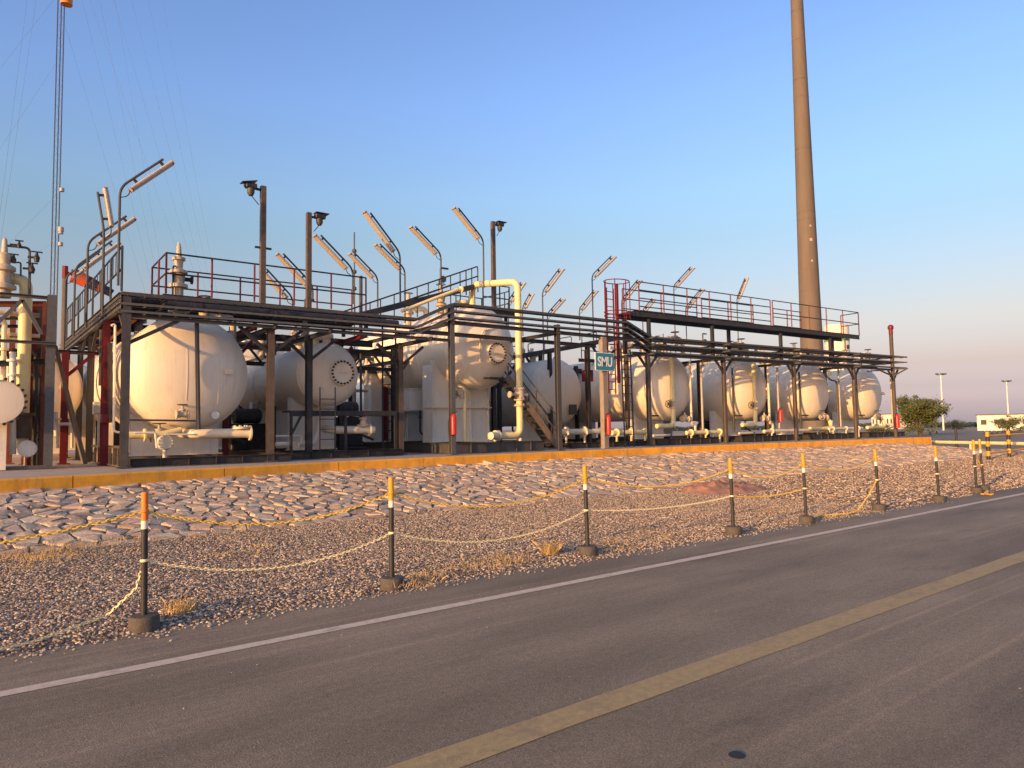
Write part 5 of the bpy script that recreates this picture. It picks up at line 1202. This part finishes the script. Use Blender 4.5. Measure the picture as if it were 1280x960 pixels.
# slender antenna in the middle
am = thing('antenna', 'slender whip antenna mast rising behind the middle lamps', 'antenna', (*at(442, 400, 40).xy, PZ))
p0, p1 = at(443, 400, 40), at(441, 290, 40); p1.x = p0.x
b = new(); tube(b, [V((p0.x, 40, PZ)), V((p0.x, 40, p1.z))], .05, 8); mk('pole', b, 'galv', am)
for u in (.9, .8, .72): b = new(); lathe(b, [(.03, 0), (.14, .06), (.14, .22), (.03, .28)], (p0.x, 40, PZ+(p1.z-PZ)*u), (0, 0, 1), 10); mk('insulator', b, 'grey', am)
b = new(); tube(b, [at(683, 0, 40) if 0 else at(451, 420, 24), at(451, 345, 24)], .07, 8); solo('vent_post', b, 'grey', 'thick grey vent post at the right end of the left walkway', 'post')

# ------------------------------------------------------------------ right edge: barriers
def striped_post(p, h, label):
    t = thing('barrier_post', label, 'barrier post', p, 'yellow and black barrier posts')
    n = 6
    for k in range(n):
        b = new(); tube(b, [p+V((0, 0, h*k/n)), p+V((0, 0, h*(k+1)/n))], .075 if k % 2 else .074, 12); mk('band', b, 'yellow' if k % 2 else 'postblk', t)
pp = [gnd(1236, 576), gnd(1262, 572)]
striped_post(pp[0], 1.2, 'striped yellow black barrier post beside the tied bollards'); striped_post(pp[1], 1.2, 'striped yellow black barrier post nearest the right edge')
for z, lb in ((1.02, 'upper yellow barrier rail at the right edge'), (.3, 'lower yellow barrier rail at the right edge')):
    b = new(); d = V((.5, -.87, 0)); a = pp[1]+V((0, 0, z)); tube(b, [pp[0]+V((0, .02, z)), a+(a-pp[0]-V((0, 0, z)))*3], .045, 8); solo('barrier_rail', b, 'yellow', lb, 'barrier rail')
b = new(); p, q = gnd(1143, 552, .55), gnd(1300, 555, .55); tube(b, [p, q, q+(q-p)*.4], .085, 12)
for u in (.05, .5, .95): c = p.lerp(q, u); bar(b, c, V((c.x, c.y, -.05)), .08)
solo('guard_pipe', b, 'yellowcream', 'long pale horizontal guard pipe right of the kerb end', 'guard pipe')
b = new(); c = gnd(1197, 567, .05)
lathe(b, [(0, 0), (.6, 0), (.5, .22), (.2, .34), (0, .36)], V((c.x, c.y, -.03)), (0, 0, 1), 14)
for v in b.verts: v.co += V((.08*noise.noise(v.co*2), .08*noise.noise(v.co*3), 0))
solo('sand_heap', b, 'dirt', 'small orange heap behind the pale guard pipe', 'sand heap')
for k, (px, yb, h) in enumerate(((1163, 543, .75), (1171, 542, .7), (1196, 560, 1.3), (1240, 543, .7), (1246, 543, .7), (1231, 543, .7), (1264, 543, .9))):
    p = gnd(px, yb); b = new(); lathe(b, [(0, 0), (.16, 0), (.16, .12), (.07, .14), (.07, h*.6)], V((p.x, p.y, 0)), (0, 0, 1), 12); t = thing('marker_post', ['left marker post before the acacia', 'right marker post before the acacia', 'tall marker post just left of the tied bollards', 'middle of three far marker posts by the white building', 'right of three far marker posts by the white building', 'left of three far marker posts by the white building', 'lone marker post below the small far tree'][k], 'post', (p.x, p.y, 0), 'dark marker posts in the far yard')
    mk('post', b, 'postblk', t); b = new(); lathe(b, [(.075, h*.6), (.075, h*.96), (0, h)], V((p.x, p.y, 0)), (0, 0, 1), 12); mk('pale_top', b, 'white' if k != 2 else 'postblk', t)
# far yard surface
b = new(); strip(b, frange(46, 200, 4), lambda x: 7, lambda x: 46+(x-46)*.1, lambda x, y: -.02); struct('yard', b, 'asph', 0)

# ------------------------------------------------------------------ trees
def tree(label, c, h, wd, mt, n, seed, feathery=False, name='tree', cat='tree'):
    rr = random.Random(seed); t = thing(name, label, cat, c); c = V(c)
    b = new(); tips = []
    for k in range(7):
        a = rr.uniform(0, 6.28); ln = rr.uniform(.5, .95)*h; out = rr.uniform(.15, .45)*wd
        p1 = c+V((out*.4*math.cos(a), out*.4*math.sin(a), ln*.5)); p2 = c+V((out*math.cos(a), out*math.sin(a), ln))
        tube(b, [c+V((rr.uniform(-.1, .1), rr.uniform(-.1, .1), -.1)), p1, p2], [.045*h*.5, .028*h*.5, .008*h], 6); tips += [p1.lerp(p2, u) for u in (.3, .6, 1)]
        for j in range(3):
            q = p1.lerp(p2, rr.random()); e = q+V((rr.uniform(-1, 1), rr.uniform(-1, 1), rr.uniform(-.1, .5)))*wd*.22; tube(b, [q, e], [.009*h, .003*h], 5); tips.append(e)
    mk('trunk', b, 'bark', t)
    b = new(); clumps = []
    for k in range(n//70):
        q = rr.choice(tips); a = rr.uniform(0, 6.28); el = rr.uniform(-.35, 1)
        clumps.append((q+V((rr.gauss(0, 1), rr.gauss(0, 1), rr.gauss(-.25, .5)))*wd*.1, rr.uniform(.08, .17)*wd))
    for k in range(10):
        a = rr.uniform(0, 6.28); clumps.append((c+V((math.cos(a)*wd*.33, math.sin(a)*wd*.33, h*rr.uniform(.1, .35))), rr.uniform(.1, .17)*wd))
    for q, r in clumps:
        fl = .45 if feathery else .7
        for j in range(70):
            d = V((rr.gauss(0, .5), rr.gauss(0, .5), rr.gauss(0, .5)*fl)); p = q+d*r
            if p.z < c.z+.03: p.z = c.z+.03+rr.random()*.2
            s = rr.uniform(.02, .045)*(h**.5)*1.0; u = V((rr.gauss(0, 1), rr.gauss(0, 1), rr.gauss(0, .6))).normalized(); v = u.orthogonal().normalized()
            b.faces.new([b.verts.new(p+x) for x in (u*s*2, v*s*.8, -u*s*2, -v*s*.8)])
    mk('crown', b, mt, t, smooth=0)
    return t
tree('olive green acacia standing right of the last column', gnd(1150, 545), 4.9, 4.6, 'leaf', 22000, 3, False)
tree('green bush low behind the last tank', gnd(1104, 545), 1.4, 3.2, 'leaf', 4500, 8, False, 'bush', 'bush')
tree('dark bush to the right of the acacia', V((*gnd(1191, 537).xy, 0)), 2.2, 5.5, 'leafd', 4200, 4, False, 'bush', 'bush')
tree('small sparse tree before the far white building', V((*gnd(1264, 541).xy, 0)), 2.4, 4.5, 'leaf', 3500, 6, True)
tree('bare pale scrub behind the last tank', V((*gnd(1103, 535).xy, 0)), 3.4, 5, 'straw', 1400, 12, True, 'bush', 'bush')
b = new(); rr = random.Random(2)
base = gnd(1000, 533.5)
for k in range(5000):
    u = rr.random(); p = V((260+u*260-40, 0, 0)); a = R_(8+u*34); d = 300+rr.uniform(-15, 15); p = V((d*math.cos(a), d*math.sin(a), 0)); h = 2.2*(.6+.7*abs(noise.noise(V((u*40, 1, 0)))))
    q = p+V((0, 0, h*rr.random())); s = rr.uniform(.3, .7); uu = V((rr.gauss(0, 1), rr.gauss(0, 1), rr.gauss(0, 1))).normalized(); vv = uu.orthogonal().normalized()
    b.faces.new([b.verts.new(q+x*s) for x in (uu, vv, -uu, -vv)])
o = mk('distant_scrub', b, 'leafd', smooth=0); o['kind'] = 'stuff'; tag(o, 'low dark line of scrub along the horizon at the right', 'scrub')

# ------------------------------------------------------------------ far buildings and floodlight masts
def shed(label, pl, pr, ytop, ybot, dep, mt='white'):
    t = thing('building', label, 'building', (*pl.xy, 0)); d = pr-pl; d.z = 0; L = d.length; d.normalize(); n = V((-d.y, d.x, 0)); 
    if n.dot(FW) < 0: n = -n
    h = ytop; fr = Matrix((d, n, V((0, 0, 1)))).transposed(); c = pl+d*L/2+n*dep/2; c.z = h/2
    b = new(); box(b, c, (L, dep, h), fr); mk('wall', b, mt, t)
    b = new(); box(b, V((c.x, c.y, h+.08)), (L+.5, dep+.5, .16), fr); mk('roof', b, 'galv', t)
    for k in range(6):
        q = pl+d*L*(k+.5)/6-n*.03; b = new(); box(b, V((q.x, q.y, h*.55)), (L*.07, .08, h*.3), fr); w_ = mk('window', b, 'grey', t)
        b = new(); box(b, V((q.x, q.y, h*.55-h*.17))-n*.03, (L*.085, .12, .1), fr); mk('sill', b, 'conc', w_)
    return t
a, c = gnd(1222, 538.3, 0), gnd(1330, 537.5, 0)
shed('long low white building far behind the barrier posts', a, c, 2.9, 0, 8)
a, c = gnd(1090, 536.8), gnd(1117, 536.6); shed('cream low building seen right of the last tank', a, c, 4.2, 0, 8, 'tank')
def flood(label, px, yt, d):
    r = ray(px, 528); p = V((0, 0, 0))+V((r.x, r.y, 0))*d; z = EYE+ (528.0-yt)/FPX*d
    t = thing('floodlight_mast', label, 'floodlight mast', (p.x, p.y, 0), 'floodlight masts in the distance')
    b = new(); tube(b, [p, p+V((0, 0, z))], [.17, .09], 8); mk('mast', b, 'white', t)
    b = new(); s = R0; bar(b, p-s*.8+V((0, 0, z)), p+s*.8+V((0, 0, z)), .1); mk('cross_arm', b, 'grey', t)
    for u in (-.8, .2, .9): b = new(); box(b, p+s*u+V((0, 0, z+.2)), (.5, .5, .28)); mk('floodlight', b, 'grey', t)
flood('taller floodlight mast right of the acacia', 1179, 468, 150); flood('shorter floodlight mast above the white building', 1261, 478, 165)

for o in bpy.data.objects:
    if '_loc' in o.keys(): del o['_loc']
